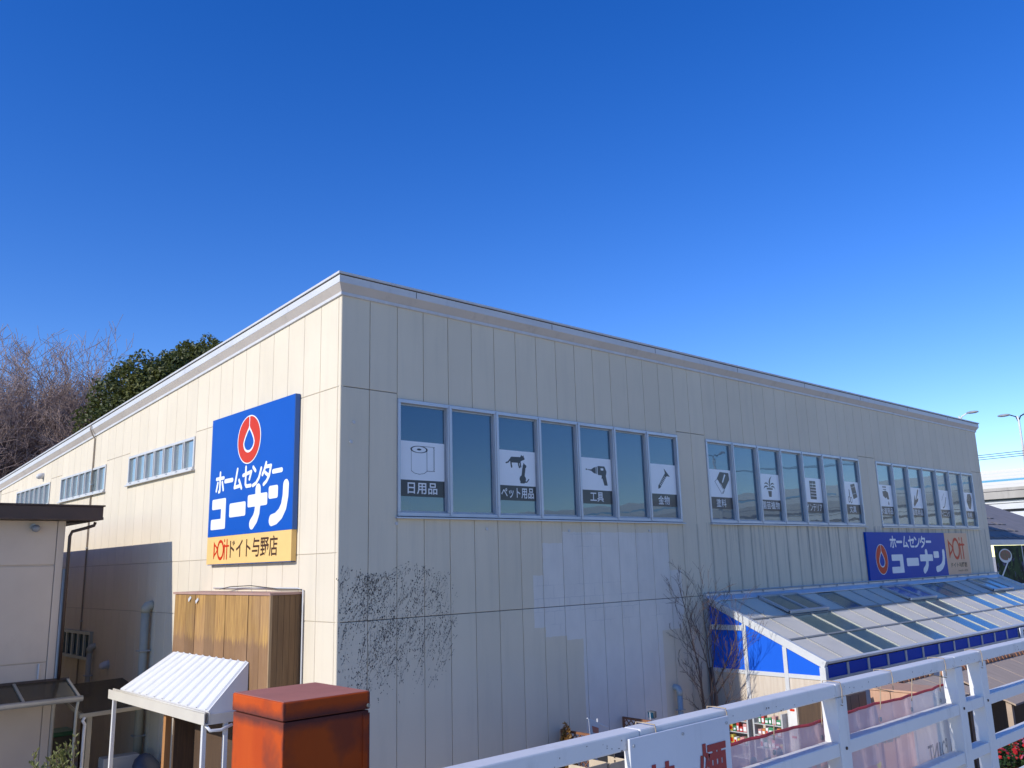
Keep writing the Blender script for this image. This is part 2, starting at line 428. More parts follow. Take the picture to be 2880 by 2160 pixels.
for k in range(40):
    y = .1+PY*k
    inw = any(a-.01 < y < b-.1 for a, b in WIN_S)
    rows = [(0,Z1),(Z1,Z2),(Z2,SWB if inw else Z3)]
    if k > 24: rows = [(0,Z2),(Z2,SWB if inw else Z3)]
    for z0, z1 in rows: place('wall_panel', panel_mesh('s', PY, z1-z0), (0, y, z0), SW)
    z0 = SWT if inw else Z3
    if zt_side(y+PY) > z0+.1:
        place('wall_panel', panel_mesh('s', PY, zt_side(y)-z0, zt_side(y+PY)-z0), (0, y, z0), SW)
# hidden walls and roof
part('rear_wall', M_JOINT_S, B, lambda m: (m.hexa([(L-.25,.3,0),(L,.3,0),(L,DEPTH,0),(L-.25,DEPTH,0),(L-.25,.3,ZT-.05),(L,.3,ZT-.05),(L,DEPTH,zt_side(DEPTH)),(L-.25,DEPTH,zt_side(DEPTH))]),
     m.box(.26, L-.26, DEPTH-.25, DEPTH-.003, 0, zt_side(DEPTH)-.05)))
part('interior_floor_slab', mat('dim_interior', (.05,.055,.06), rough=.9), B, lambda m: (m.box(.3, L-.3, 1.6, 1.7, .1, 9.0), m.box(.3, L-.3, .35, 1.58, 5.2, 5.4)))
def sweep(m, prof, close=False):
    """profile of (overhang d, z) carried along side eave, front corner, front, far corner and far eave"""
    for (d0, z0), (d1, z1) in zip(prof[:-1], prof[1:]):
        path = lambda d, z: [(-d, DEPTH, z-SL*DEPTH), (-d, -d, z), (L+d, -d, z), (L+d, DEPTH, z-SL*DEPTH)]
        A, C = path(d0, z0), path(d1, z1)
        for i in range(3): m.face([A[i+1], A[i], C[i], C[i+1]])
part('roof', M_ROOF, B, lambda m: m.hexa([(-.1,-.1,9.93),(L+.1,-.1,9.93),(L+.1,DEPTH,9.93-SL*DEPTH),(-.1,DEPTH,9.93-SL*DEPTH),(-.1,-.1,9.99),(L+.1,-.1,9.99),(L+.1,DEPTH,9.99-SL*DEPTH),(-.1,DEPTH,9.99-SL*DEPTH)]))
part('drip_cap', M_STRIP, B, lambda m: sweep(m, [(.10,10.03),(.155,10.025),(.155,9.985),(.118,9.985)]))
part('drip_gap', M_DARK, B, lambda m: sweep(m, [(.118,9.985),(.118,9.965)]))
part('fascia', M_FASCIA, B, lambda m: sweep(m, [(.118,9.965),(.125,9.965),(.125,9.835),(.118,9.83)]))
part('fascia_underside', M_CHAMF, B, lambda m: sweep(m, [(.118,9.83),(.028,9.695)]))
part('flashing', M_STRIP, B, lambda m: sweep(m, [(.028,9.695),(.035,9.692),(.035,9.64),(.003,9.632)]))
for x in (1.55, 5.2, 8.8, 12.4, 16, 19.6, 23.2, 26.8): part('fascia_seam', M_JOINT, B, lambda m: m.box(x-.006, x+.006, -.128, -.124, 9.84, 9.96))
part('corner_post', M_WALL, B, lambda m: m.box(.004, .06, .004, .06, 0, ZT))

# ---- long front windows
def front_window(a):
    w = part('window', M_ALU, B, lambda m: (
        m.box(a, a+8.4, -.03, .09, WT-.07, WT), m.box(a, a+8.4, -.03, .09, WB, WB+.07),
        m.box(a, a+.06, -.03, .09, WB+.07, WT-.07), m.box(a+8.34, a+8.4, -.03, .09, WB+.07, WT-.07)), bevel=.006)
    part('sill', M_ALU, w, lambda m: m.hexa([(a-.05,-.085,WB-.045),(a+8.45,-.085,WB-.045),(a+8.45,.02,WB-.045),(a-.05,.02,WB-.045),(a-.05,-.085,WB-.02),(a+8.45,-.085,WB-.02),(a+8.45,.02,WB-.002),(a-.05,.02,WB-.002)]))
    for i in range(1, 7):
        part('mullion', M_ALU, w, lambda m: (m.box(a+1.2*i-.055, a+1.2*i+.055, -.032, .09, WB+.07, WT-.07), m.box(a+1.2*i-.02, a+1.2*i+.02, -.05, -.033, WB+.02, WT-.02)), bevel=.004)
    for i in range(7):
        x0, x1 = a+1.2*i+.06, a+1.2*i+1.14
        part('sash', M_ALUD, w, lambda m: (m.box(x0-.002, x1+.002, .035, .07, WT-.105, WT-.072), m.box(x0-.002, x1+.002, .035, .07, WB+.072, WB+.105),
             m.box(x0-.002, x0+.028, .035, .07, WB+.105, WT-.105), m.box(x1-.028, x1+.002, .035, .07, WB+.105, WT-.105)))
        part('pane', M_GLASS, w, lambda m: m.box(x0+.028, x1-.028, .05, .058, WB+.105, WT-.105))
    return w
for a in (1.2, 10.8, 20.4): front_window(a)
# ---- side windows
M_SFR = mat('pale_window_frame', (.60,.59,.57), (.54,.53,.51), rough=.45)
for a, b in WIN_S:
    w = part('window', M_SFR, B, lambda m: (m.box(-.03, .06, a, b, SWT-.06, SWT), m.box(-.05, .06, a, b, SWB, SWB+.06), m.box(-.03, .06, a, a+.06, SWB+.06, SWT-.06), m.box(-.03, .06, b-.06, b, SWB+.06, SWT-.06)), bevel=.005)
    part('sill', M_SFR, w, lambda m: m.box(-.09, .01, a-.05, b+.05, SWB-.035, SWB-.003))
    for i in range(7):
        y0 = a+PY*i; y1 = y0+PY
        if i: part('mullion', M_SFR, w, lambda m: (m.box(-.028, .06, y0-.045, y0+.045, SWB+.06, SWT-.06), m.box(-.05, -.029, y0-.012, y0+.012, SWB+.06, SWT-.06)), bevel=.004)
        part('pane', M_GLASS_S, w, lambda m: m.box(.025, .032, y0+.04, y1-.04, SWB+.06, SWT-.06))
        part('latch', M_ALUD, w, lambda m: m.box(-.06, -.052, y0+.26, y0+.36, SWB+.02, SWB+.045))

# ---- remains of a climber on the front wall, near the corner
def ivy(m):
    rnd = random.Random(3)
    def walk(x, z, a, steps, w):
        keep = rnd.random() < .3
        for _ in range(steps):
            a += rnd.gauss(0,.16); a += (math.radians(66)-a)*.10
            ln = rnd.uniform(.03,.07); x1, z1 = x+math.cos(a)*ln, z+math.sin(a)*ln
            if not (.015 < x1 < 2.55 and 2.45 < z1 < 4.98-.22*abs(math.sin(2.1*x1))): return
            if rnd.random() < (.30 if keep else .10): keep = not keep
            if keep or rnd.random() < .16:
                p, q = Vector((x,-.003,z)), Vector((x1,-.003,z1)); n = Vector((-math.sin(a),0,math.cos(a)))*w*rnd.uniform(.4,1.2); mid = p.lerp(q,.5)+n*rnd.uniform(-.4,.4)
                m.face([p-n*.3, mid-n, q, mid+n, p+n*.3])
            if rnd.random() < .25:            # a rootlet pad beside the stem
                c = Vector((x+rnd.gauss(0,.03),-.003,z+rnd.gauss(0,.03))); r = rnd.uniform(.004,.012); b = rnd.uniform(0,3)
                m.face([c+Vector((math.cos(b+k*1.2566)*r*rnd.uniform(.5,1.4),0,math.sin(b+k*1.2566)*r*rnd.uniform(.7,1.8))) for k in range(5)])
            if rnd.random() < .13 and steps > 8: walk(x, z, a+rnd.choice((-1,1))*rnd.uniform(.3,.9), steps//2, w*.7)
            x, z = x1, z1
    for k in range(95):
        walk(rnd.uniform(-.1,2.2) if k % 3 else rnd.uniform(0,.9), rnd.uniform(2.5,4.3), math.radians(rnd.gauss(66,24)), rnd.randint(12,34), rnd.uniform(.003,.007))
o = part('ivy_remains', mat('dead_ivy', (.085,.08,.075), (.14,.13,.12), rough=.95), B, ivy); o['kind'] = 'stuff'
# ---- small fittings of the building
for x, z in ((.27,7.35),(.22,7.0),(1.18,5.6),(3.3,5.52),(5.6,5.5),(8.3,5.52)): part('bracket_cap', M_STRIP, B, lambda m: m.tube([(x,-.02,z),(x,.005,z)], .03, 10))
M_PIPE = mat('grey_green_pipe', (.42,.41,.33), (.36,.35,.28), rough=.5)
M_PIPEB = mat('pale_blue_pipe', (.40,.45,.46), (.34,.39,.40), rough=.45)
def elbow_pipe(m, x, y, zt, r, nx, ny):
    m.tube([(x,y,.01),(x,y,zt-.12)], r, 12)
    m.tube([(x,y,zt-.14),(x,y,zt-.06),(x-nx*.03,y-ny*.03,zt-.02),(x-nx*.09,y-ny*.09,zt),(x-nx*.17,y-ny*.17,zt)], r*1.12, 12)
def pipe_thing(x, y, zt, r, nx, ny, m, label):
    t = thing('downpipe', (x,y,0), label, 'pipe')
    part('pipe', m, t, lambda q: q.tube([(x,y,.01),(x,y,zt-.1)], r, 12), smooth=True)
    part('elbow', m, t, lambda q: q.tube([(x,y,zt-.16),(x,y,zt-.06),(x-nx*.03,y-ny*.03,zt-.02),(x-nx*.09,y-ny*.09,zt),(x-nx*.19,y-ny*.19,zt)], r*1.14, 12), smooth=True)
    part('clip', M_ALUD, t, lambda q: [q.box(x-r*1.3-(.1 if nx<0 else 0)*0, x+r*1.3, y-r*1.3, y+r*1.3, z, z+.03) for z in (zt*.3, zt*.75)])
pipe_thing(8.88, -.14, 1.98, .062, 0, -1, M_PIPEB, 'pale blue pipe with elbow at the front wall beside the bare sapling')
pipe_thing(-.15, 8.32, 4.12, .095, -1, 0, M_PIPE, 'thick grey-green pipe with elbow on the shaded side wall')
pipe_thing(-.13, 12.3, 3.0, .07, -1, 0, M_PIPE, 'darker thin pipe beside the barred louvre window')
t = thing('wall_conduit', (-.03,13.55,0), 'thin vertical conduit running the full height of the sunlit side wall', 'pipe')
part('conduit', mat('tan_conduit', (.38,.31,.24), rough=.6), t, lambda q: q.tube([(-.03,13.55,.02),(-.03,13.55,8.75),(-.10,13.55,8.85),(-.165,13.55,9.0),(-.165,13.55,9.12)], .022, 8), smooth=True)
part('clip', M_ALUD, t, lambda q: [q.box(-.055,-.002,13.5,13.6,z,z+.03) for z in (1.5,3.6,5.6,7.4)])
t = thing('barred_window', (-.05,13.8,2.65), 'barred louvre window low on the shaded side wall', 'window')
part('frame', M_PIPE, t, lambda q: (q.box(-.09,0-.002,12.5,15.15,3.28,3.36), q.box(-.09,-.002,12.5,15.15,2.62,2.70), q.box(-.09,-.002,12.5,12.58,2.70,3.28), q.box(-.09,-.002,15.07,15.15,2.70,3.28)))
for i in range(1, 5): part('bar', M_PIPE, t, lambda q: q.box(-.085,-.03,12.5+.53*i-.05,12.5+.53*i+.05,2.70,3.28))
part('pane', M_GLASS, t, lambda q: q.box(-.02,-.004,12.58,15.07,2.70,3.28))
def round_vent(y, z, lab):
    t = thing('vent_hood', (-.02,y,z-.1), lab, 'vent')
    part('hood', M_STRIP, t, lambda q: q.tube([(.0,y,z),(-.08,y,z),(-.15,y,z-.03),(-.17,y,z-.09)], [.10,.10,.095,.06], 12), smooth=True)
    part('flange', M_STRIP, t, lambda q: q.tube([(-.002,y,z),(-.015,y,z)], .12, 12))
round_vent(18.9, 8.16, 'small white hooded vent above the side windows below the eave')
round_vent(11.15, 2.6, 'round metal vent hood low on the shaded side wall')

# ------------------------------------------------------------------ shop signs
def koonan(u0, v0, u1, v1, slant=0):
    """four fat rounded katakana strokes inside a box"""
    w = (u1-u0)/4.0; h = v1-v0; r = min(w, h)*.125
    def g(i, pts): return [(u0+w*i+a*w, v0+b*h) for a, b in pts]
    S = []
    S += [('rpoly', g(0, [(.10,.80),(.80,.80),(.80,.10),(.06,.10),(.06,.28),(.62,.28),(.62,.62),(.10,.62)]), r*.35)]
    S += [('rpoly', g(1, [(.10,.38),(.86,.38),(.86,.62),(.10,.62)]), r*.45)]
    S += [('rpoly', g(2, [(.06,.56),(.94,.56),(.94,.76),(.06,.76)]), r*.4),
          ('stroke', g(2, [(.52,.92),(.53,.55),(.50,.36),(.42,.22),(.26,.10)]), r*1.1)]
    S += [('rpoly', g(3, [(.10,.70),(.42,.70),(.42,.88),(.10,.88)]), r*.5),
          ('stroke', g(3, [(.84,.90),(.83,.66),(.76,.42),(.62,.26),(.42,.16),(.22,.13)]), r*1.1)]
    return S
def homecenter(u0, v0, u1, v1):
    w = (u1-u0)/7.0; h = v1-v0; r = min(w, h)*.085
    def g(i, pts): return [(u0+w*i+a*w, v0+b*h) for a, b in pts]
    S = []
    S += [('stroke', g(0,[(.08,.68),(.92,.68)]), r), ('stroke', g(0,[(.5,.95),(.5,.08),(.40,.05)]), r), ('stroke', g(0,[(.24,.48),(.10,.12)]), r), ('stroke', g(0,[(.76,.48),(.90,.12)]), r)]
    S += [('stroke', g(1,[(.10,.5),(.90,.5)]), r*1.25)]
    S += [('stroke', g(2,[(.44,.94),(.16,.12),(.82,.16)]), r), ('stroke', g(2,[(.64,.42),(.92,.04)]), r)]
    S += [('stroke', g(3,[(.06,.60),(.92,.70),(.74,.38)]), r), ('stroke', g(3,[(.34,.95),(.34,.18),(.44,.08),(.90,.08)]), r)]
    S += [('stroke', g(4,[(.10,.88),(.34,.70)]), r), ('stroke', g(4,[(.92,.76),(.72,.36),(.44,.14),(.12,.06)]), r)]
    S += [('stroke', g(5,[(.40,.95),(.24,.66),(.06,.46)]), r), ('stroke', g(5,[(.34,.78),(.88,.78),(.72,.36),(.48,.14),(.20,.02)]), r), ('stroke', g(5,[(.34,.52),(.66,.36)]), r)]
    S += [('stroke', g(6,[(.10,.5),(.90,.5)]), r*1.25)]
    return S
def drop_mark(cx, cy, rx, ry):
    """upright oval ring with a drop-shaped hole reaching the top in a thin slit"""
    hole = [(cx, cy+ry*.62)]
    for k in range(1, 24):
        a = math.pi/2 - 2*math.pi*k/24
        c, s = math.cos(a), math.sin(a)
        yy = cy-ry*.12+ry*.42*s; xx = cx+rx*.50*c
        if s > 0: xx = cx+rx*.50*c*(1-.55*s**1.2); yy = cy-ry*.12+ry*.62*s
        hole.append((xx, yy))
    return hole
def add_mark(pl, cx, cy, rx, ry, h, par):
    hole = drop_mark(cx, cy, rx, ry); b = (cx-rx*1.15, cy-ry*1.15, cx+rx*1.15, cy+ry*1.15)
    printed('emblem_outline', iso_fill([('ell',cx,cy,rx*1.06,ry*1.045),('-rpoly',hole,-rx*.07)], b, 80), pl, h, M_SIGNWHITE, par)
    printed('emblem', iso_fill([('ell',cx,cy,rx,ry),('-rpoly',hole,rx*.02),('-stroke',[(cx,cy+ry*.5),(cx,cy+ry*1.1)],rx*.035)], b, 80), pl, h+.003, M_SIGNRED, par)
def doit(u0, v0, u1, v1):
    """the pointed letters of the orange strip's red word"""
    w = u1-u0; h = v1-v0; X = lambda a: u0+a*w; Y = lambda b: v0+b*h; r = h*.045
    return [('poly',[(X(0),Y(.95)),(X(.07),Y(.80)),(X(.07),Y(.18)),(X(0),Y(0))]),
            ('stroke',[(X(.05),Y(.78)),(X(.20),Y(.62)),(X(.25),Y(.50)),(X(.18),Y(.36)),(X(.05),Y(.22))],r),
            ('ring',X(.46),Y(.48),w*.19,h*.44,r*1.25),
            ('stroke',[(X(.72),Y(.02)),(X(.72),Y(.72))],r*1.1), ('stroke',[(X(.72),Y(.90)),(X(.72),Y(.97))],r*1.1),
            ('stroke',[(X(.88),Y(.02)),(X(.88),Y(.97))],r*1.1), ('stroke',[(X(.66),Y(.66)),(X(.99),Y(.66))],r)]
# tall sign on the sunlit side
S1 = thing('wall_sign', (-.05,3.25,5.0), 'tall blue shop sign with red oval emblem on the sunlit side wall', 'sign')
M_SIGNEDGE = mat('sign_edge', (.02,.10,.34), (.03,.10,.30), rough=.5)
pl = Plane((-.11,5.08,5.0), (0,-1,0), (0,0,1), (-1,0,0))      # u 0..3.66, v 0..3.06
part('panel', M_SIGNBLUE, S1, lambda m: m.box(-.11, -.012, 1.42, 5.08, 5.56, 8.06))
part('name_strip', M_SIGNORANGE, S1, lambda m: m.box(-.112, -.012, 1.42, 5.08, 5.0, 5.557))
part('edge_trim', M_SIGNEDGE, S1, lambda m: (m.box(-.108,-.014,1.405,1.419,5.56,8.06), m.box(-.1,-.014,1.45,5.05,4.985,4.998)))
add_mark(pl, 1.80, 2.43, .49, .47, .004, S1)
printed('lettering', iso_fill(homecenter(.30,1.46,3.26,1.90), (.2,1.36,3.4,2.0), 230), pl, .004, M_SIGNWHITE, S1)
printed('lettering', iso_fill(koonan(.12,.66,3.54,1.46), (0,.55,3.66,1.6), 180), pl, .004, M_SIGNWHITE, S1)
printed('lettering', iso_fill(doit(.34,.09,1.06,.49), (.25,.02,1.2,.56), 70), pl, .006, M_SIGNRED, S1)
printed('lettering', letters('ドイト与野店', (1.12,.10,3.14,.48), .011), pl, .006, M_SIGNBROWN, S1)
# wide sign above the glass lean-to
S2 = thing('wall_sign', (23.1,-.05,4.02), 'wide glossy blue shop sign above the glass lean-to roof', 'sign')
pl = Plane((19.0,-.085,4.02), (1,0,0), (0,0,1), (0,-1,0))
part('panel', M_SIGNBLUE2, S2, lambda m: m.box(19.0, 25.09, -.085, -.012, 4.02, 5.54))
part('name_panel', mat('sign_orange_gloss', (.74,.47,.31), (.70,.44,.29), rough=.35, spec=.06), S2, lambda m: m.box(25.093, 27.2, -.087, -.012, 4.02, 5.54))
add_mark(pl, .92, .66, .40, .46, .004, S2)
printed('lettering', iso_fill(homecenter(1.62,1.02,4.9,1.40), (1.5,.95,5.0,1.47), 210), pl, .004, M_SIGNWHITE, S2)
printed('lettering', iso_fill(koonan(1.55,.16,6.02,.92), (1.5,.05,6.05,1.0), 180), pl, .004, M_SIGNWHITE, S2)
printed('lettering', iso_fill(doit(6.35,.58,7.85,1.36), (6.2,.45,8.1,1.45), 90), pl, .006, M_SIGNRED, S2)
printed('lettering', letters('ドイト与野店', (6.42,.28,7.9,.46), .03), pl, .006, M_SIGNBROWN, S2)
printed('lettering', letters('シャッター・ガラス', (7.0,.12,7.9,.2), .03), pl, .006, M_SIGNBROWN, S2)

# ------------------------------------------------------------------ pictogram posters on the glass
def G(pts): return pts
PIC = {
 'roll': [('ring',.42,.80,.19,.085,.006), ('ell',.42,.80,.055,.026), ('stroke',[(.23,.80),(.23,.24),(.30,.18),(.42,.155),(.54,.18),(.61,.24),(.61,.80)],.006),
          ('stroke',[(.45,.885),(.80,.885)],.006), ('stroke',[(.61,.25),(.80,.25)],.006),
          ('stroke',[(.80-(.03 if k%2 else 0),.885-.0353*k) for k in range(19)],.006)],
 'pets': [('stroke',[(.36,.74),(.56,.745)],.075), ('stroke',[(.60,.77),(.66,.80)],.055), ('poly',[(.61,.84),(.63,.90),(.67,.85)]), ('poly',[(.66,.85),(.70,.89),(.71,.82)]), ('stroke',[(.66,.80),(.70,.79)],.035),
          ('stroke',[(.30,.74),(.24,.66),(.18,.64)],.018), ('stroke',[(.32,.72),(.33,.60),(.34,.53)],.024), ('stroke',[(.54,.70),(.55,.60),(.57,.53)],.022), ('stroke',[(.59,.70),(.61,.55)],.02),
          ('stroke',[(.66,.22),(.68,.36),(.70,.50)],.055), ('ell',.66,.20,.095,.11), ('ell',.72,.57,.055,.06), ('poly',[(.68,.61),(.70,.68),(.73,.62)]), ('stroke',[(.66,.11),(.78,.12),(.84,.20)],.016), ('stroke',[(.60,.10),(.70,.10)],.022)],
 'drill': [('rpoly',[(.58,.50),(.84,.50),(.86,.60),(.80,.74),(.58,.74)],.02), ('poly',[(.68,.52),(.84,.50),(.90,.16),(.78,.16)]), ('stroke',[(.72,.46),(.70,.38)],.015), ('poly',[(.54,.50),(.54,.74),(.42,.70),(.34,.64),(.34,.59),(.42,.53)]),
           ('stroke',[(.16,.635),(.34,.615)],.018), ('-stroke',[(.20,.66),(.22,.59)],.009), ('-stroke',[(.25,.66),(.27,.59)],.009), ('-rpoly',[(.68,.64),(.76,.64),(.76,.69),(.68,.69)],.01), ('-stroke',[(.505,.49),(.505,.76)],.008)],
 'screw': [('poly',[(.56,.88),(.80,.60),(.72,.60),(.62,.64),(.60,.72)]), ('poly',[(.60,.70),(.68,.62),(.38,.20),(.30,.16),(.30,.27)]),
           *[('-stroke',[(.36+.042*k,.36+.052*k-.03),(.46+.042*k,.28+.052*k-.03)],.010) for k in range(6)]],
 'paint': [('poly',[(.52,.92),(.94,.90),(.96,.66),(.70,.28),(.62,.34),(.56,.46),(.36,.66)]), ('-poly',[(.74,.86),(.79,.82),(.64,.52),(.60,.55)]), ('stroke',[(.36,.64),(.26,.56),(.56,.12),(.66,.24),(.42,.62)],.008), ('stroke',[(.60,.20),(.63,.14),(.70,.27)],.008)],
 'plant': [('poly',[(.34,.40),(.66,.40),(.66,.46),(.34,.46)]), ('poly',[(.40,.35),(.60,.35),(.57,.12),(.43,.12)]), ('poly',[(.50,.46),(.47,.70),(.53,.84),(.66,.94),(.57,.80),(.535,.64),(.52,.46)]),
           ('poly',[(.49,.54),(.40,.66),(.30,.68),(.20,.60),(.31,.625),(.40,.60)]), ('poly',[(.52,.54),(.60,.66),(.70,.68),(.78,.58),(.69,.625),(.61,.60)]),
           ('poly',[(.48,.48),(.34,.56),(.24,.54),(.16,.42),(.27,.49),(.37,.50)]), ('poly',[(.53,.48),(.64,.56),(.74,.54),(.82,.42),(.73,.49),(.63,.50)])],
 'shelf': [('rpoly',[(.32,.14),(.68,.14),(.68,.88),(.32,.88)],.01), *[('-stroke',[(.34,.14+.123*k),(.70,.14+.123*k)],.011) for k in range(1,6)], ('-stroke',[(.50,.64),(.50,.86)],.008)],
 'scissors': [('poly',[(.48,.88),(.78,.94),(.90,.34),(.62,.24)]), ('-stroke',[(.54,.76),(.78,.80)],.007), ('-stroke',[(.60,.46),(.82,.50)],.007), ('stroke',[(.34,.66),(.36,.36)],.015), ('stroke',[(.40,.64),(.37,.36)],.012), ('ring',.31,.22,.055,.12,.010), ('ring',.45,.20,.055,.12,.010)],
 'tap': [('rpoly',[(.34,.88),(.62,.88),(.62,.93),(.34,.93)],.004), ('rpoly',[(.36,.78),(.60,.78),(.60,.81),(.36,.81)],.004), ('rpoly',[(.32,.68),(.56,.72),(.72,.64),(.76,.36),(.64,.36),(.60,.46),(.50,.40),(.34,.50)],.02), ('poly',[(.70,.26),(.75,.12),(.70,.06),(.66,.12)])],
 'trowel': [('poly',[(.42,.66),(.46,.40),(.72,.50),(.66,.36),(.30,.06),(.26,.18)]), ('stroke',[(.56,.48),(.68,.78)],.035), ('stroke',[(.64,.66),(.74,.88)],.05)],
 'cutlery': [('stroke',[(.62,.84),(.42,.58),(.34,.46)],.010), ('stroke',[(.78,.64),(.70,.44),(.58,.20),(.46,.10)],.022), ('ell',.44,.11,.07,.035,.3)],
 'timber': [('poly',[(.50,.92),(.84,.94),(.92,.70),(.80,.30),(.70,.10),(.50,.14),(.36,.52)]), *[('-stroke',[(.54+.08*k,.92),(.44+.08*k,.56)],.006) for k in range(4)]],
}
POST = [(1.2,0,'roll','日用品','toilet roll'),(1.2,2,'pets','ペット用品','cat and dog silhouettes'),(1.2,4,'drill','工具','electric drill'),(1.2,6,'screw','金物','screw'),
        (10.8,0,'paint','塗料','paint brush'),(10.8,2,'plant','園芸植物','potted plant'),(10.8,4,'shelf','インテリア','shelf unit'),(10.8,6,'scissors','文具','scissors and notebook'),
        (20.4,0,'tap','水道用品','water tap'),(20.4,2,'trowel','園芸用品','garden trowel'),(20.4,4,'cutlery','ダイニング','cutlery'),(20.4,6,'timber','木材','timber boards')]
for a, i, pic, cap, desc in POST:
    x0 = a+1.2*i+.085; x1 = x0+1.03; w = x1-x0
    t = thing('window_poster', ((x0+x1)/2,.046,6.1), 'white poster with black %s pictogram and caption on window glass' % desc, 'poster', 'posters on the long windows')
    pl = Plane((x0,.0465,6.1), (1,0,0), (0,0,1), (0,-1,0))
    part('sheet', M_WHITE, t, lambda m: m.box(x0, x1, .0465, .0495, 6.402, 7.12))
    part('caption_strip', M_BLACK, t, lambda m: m.box(x0, x1, .0465, .0495, 6.1, 6.40))
    sh = [(s[0],)+tuple([[(p[0]*w*.92+.04, .302+p[1]*.716) for p in q] if isinstance(q, list) else q for q in s[1:]]) for s in PIC[pic] if s[0].lstrip('-') in ('stroke','poly','rpoly')]
    sh = []
    for s in PIC[pic]:
        k = s[0].lstrip('-')
        if k in ('ell','ring'): sh.append((s[0], s[1]*w*.92+.04, .302+s[2]*.716, s[3]*w*.92, s[4]*.716, *( [0]+list(s[5:]) if k=='ring' else list(s[5:]))))
        else: sh.append((s[0], [(p[0]*w*.92+.04, .302+p[1]*.716) for p in s[1]], *[q*.8 for q in s[2:]]))
    printed('pictogram', iso_fill(sh, (0,.302,w,1.02), 110), pl, .0015, M_BLACK, t)
    n = len(cap); cw = min(.24, .94/n); tw = cw*n
    printed('lettering', letters(cap, (w/2-tw/2+.02, .045, w/2+tw/2-.02, .26), (.016 if cap in ('日用品','工具','ペット用品') else .008), 1.05), pl, .0015, M_SIGNWHITE, t)

# ------------------------------------------------------------------ glass lean-to in front of the store
GX0, GX1, GY, GZR, GZE = 10.27, 29.9, -3.0, 3.90, 2.53
def gz(y): return GZR+(GZE-GZR)*(y/GY)
GS = (GZE-GZR)/GY                      # dz per -y
gn = Vector((0, -(GZR-GZE), 3.0)).normalized()   # outward normal of the roof
M_GFR = mat('lean_to_white_frame', (.64,.64,.63), (.57,.57,.56), rough=.42, scale=2, dirt=.15)
M_GFRG = mat('lean_to_grey_bar', (.40,.385,.35), (.33,.32,.29), rough=.45, metal=.3, scale=3)
M_MILK = sheet_material('milky_roof_sheet', (.88,.80,.665), .97, rough=.5, spec=.2, c2=(.78,.71,.59), scale=1.4, tl=.14)
M_CLEAR = glass_material('clear_roof_glass', (.065,.105,.092), .06, rough=.16, wob=.03, tint=(.75,.85,.85))
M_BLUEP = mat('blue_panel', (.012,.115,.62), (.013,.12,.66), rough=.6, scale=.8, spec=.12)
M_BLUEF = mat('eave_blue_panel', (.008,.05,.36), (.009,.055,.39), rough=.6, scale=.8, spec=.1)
M_FRONTP = mat('speckled_front_sheet', (.36,.39,.44), (.30,.33,.38), rough=.5, scale=8)
GH = thing('glass_lean_to', ((GX0+GX1)/2, GY/2, 0), 'glass lean-to with sloping pane roof and blue end panels along the store front', 'greenhouse')
RF = part('ridge_flashing', M_ALU, GH, lambda m: (m.box(GX0-.05, GX1+.05, -.11, -.012, GZR-.02, GZR+.10), m.hexa([(GX0-.05,-.2,GZR-.075),(GX1+.05,-.2,GZR-.075),(GX1+.05,-.11,GZR+.005),(GX0-.05,-.11,GZR+.005),(GX0-.05,-.2,GZR-.055),(GX1+.05,-.2,GZR-.055),(GX1+.05,-.11,GZR+.05),(GX0-.05,-.11,GZR+.05)])))
part('ridge_rail', M_ALUD, GH, lambda m: (m.tube([(GX0,-.13,GZR+.13),(GX1,-.13,GZR+.13)], .016, 6), [m.box(x-.02,x+.02,-.14,-.1,GZR+.06,GZR+.14) for x in np.arange(GX0+.5, GX1, 1.0)]))
YB = [-.16, -1.10, -2.03, -2.97]
raf = [GX0+.05]+[11.3+1.0*k for k in range(18)]+[GX1-.05]
for i, x in enumerate(raf):
    if i in (0, len(raf)-1):
        part('end_rafter', M_GFR, GH, lambda m: m.beam((x,-.12,gz(-.12)+.0), (x,GY-.02,gz(GY-.02)+.0), .12, .17, gn), bevel=.005)
    else:
        part('rafter', M_GFRG, GH, lambda m: m.beam((x,-.16,gz(-.16)+.004), (x,-2.96,gz(-2.96)+.004), .032, .036, gn))
for y in (-1.10, -2.03):
    part('purlin', M_GFRG, GH, lambda m: m.beam((GX0+.11,y,gz(y)+.006), (GX1-.11,y,gz(y)+.006), .05, .036, gn))
part('eave_beam', M_GFR, GH, lambda m: m.beam((GX0-.01,GY+.02,GZE+.035), (GX1,GY+.02,GZE+.035), .07, .06, gn), bevel=.004)
clear = {(1,2),(1,3),(1,6),(1,9),(1,10),(1,13),(1,15),(1,16),(2,2),(2,3),(2,6),(2,9),(2,10),(2,13),(2,16),(0,5),(0,12),(0,13)}
vents = (2, 9, 16)
for r in range(3):
    y0, y1 = YB[r]-(.028 if r else .02), YB[r+1]+.028
    for i in range(len(raf)-1):
        if r == 0 and any(i in (v, v+1) for v in vents): continue
        x0, x1 = raf[i]+(.063 if i == 0 else .018), raf[i+1]-(.063 if i == len(raf)-2 else .018)
        m = MB(); t = .006
        a = [(x0,y1,gz(y1)),(x1,y1,gz(y1)),(x1,y0,gz(y0)),(x0,y0,gz(y0))]
        m.hexa([Vector(p)-gn*t for p in a]+[Vector(p) for p in a])
        m.build('roof_pane', M_CLEAR if (r,i) in clear else M_MILK, GH)
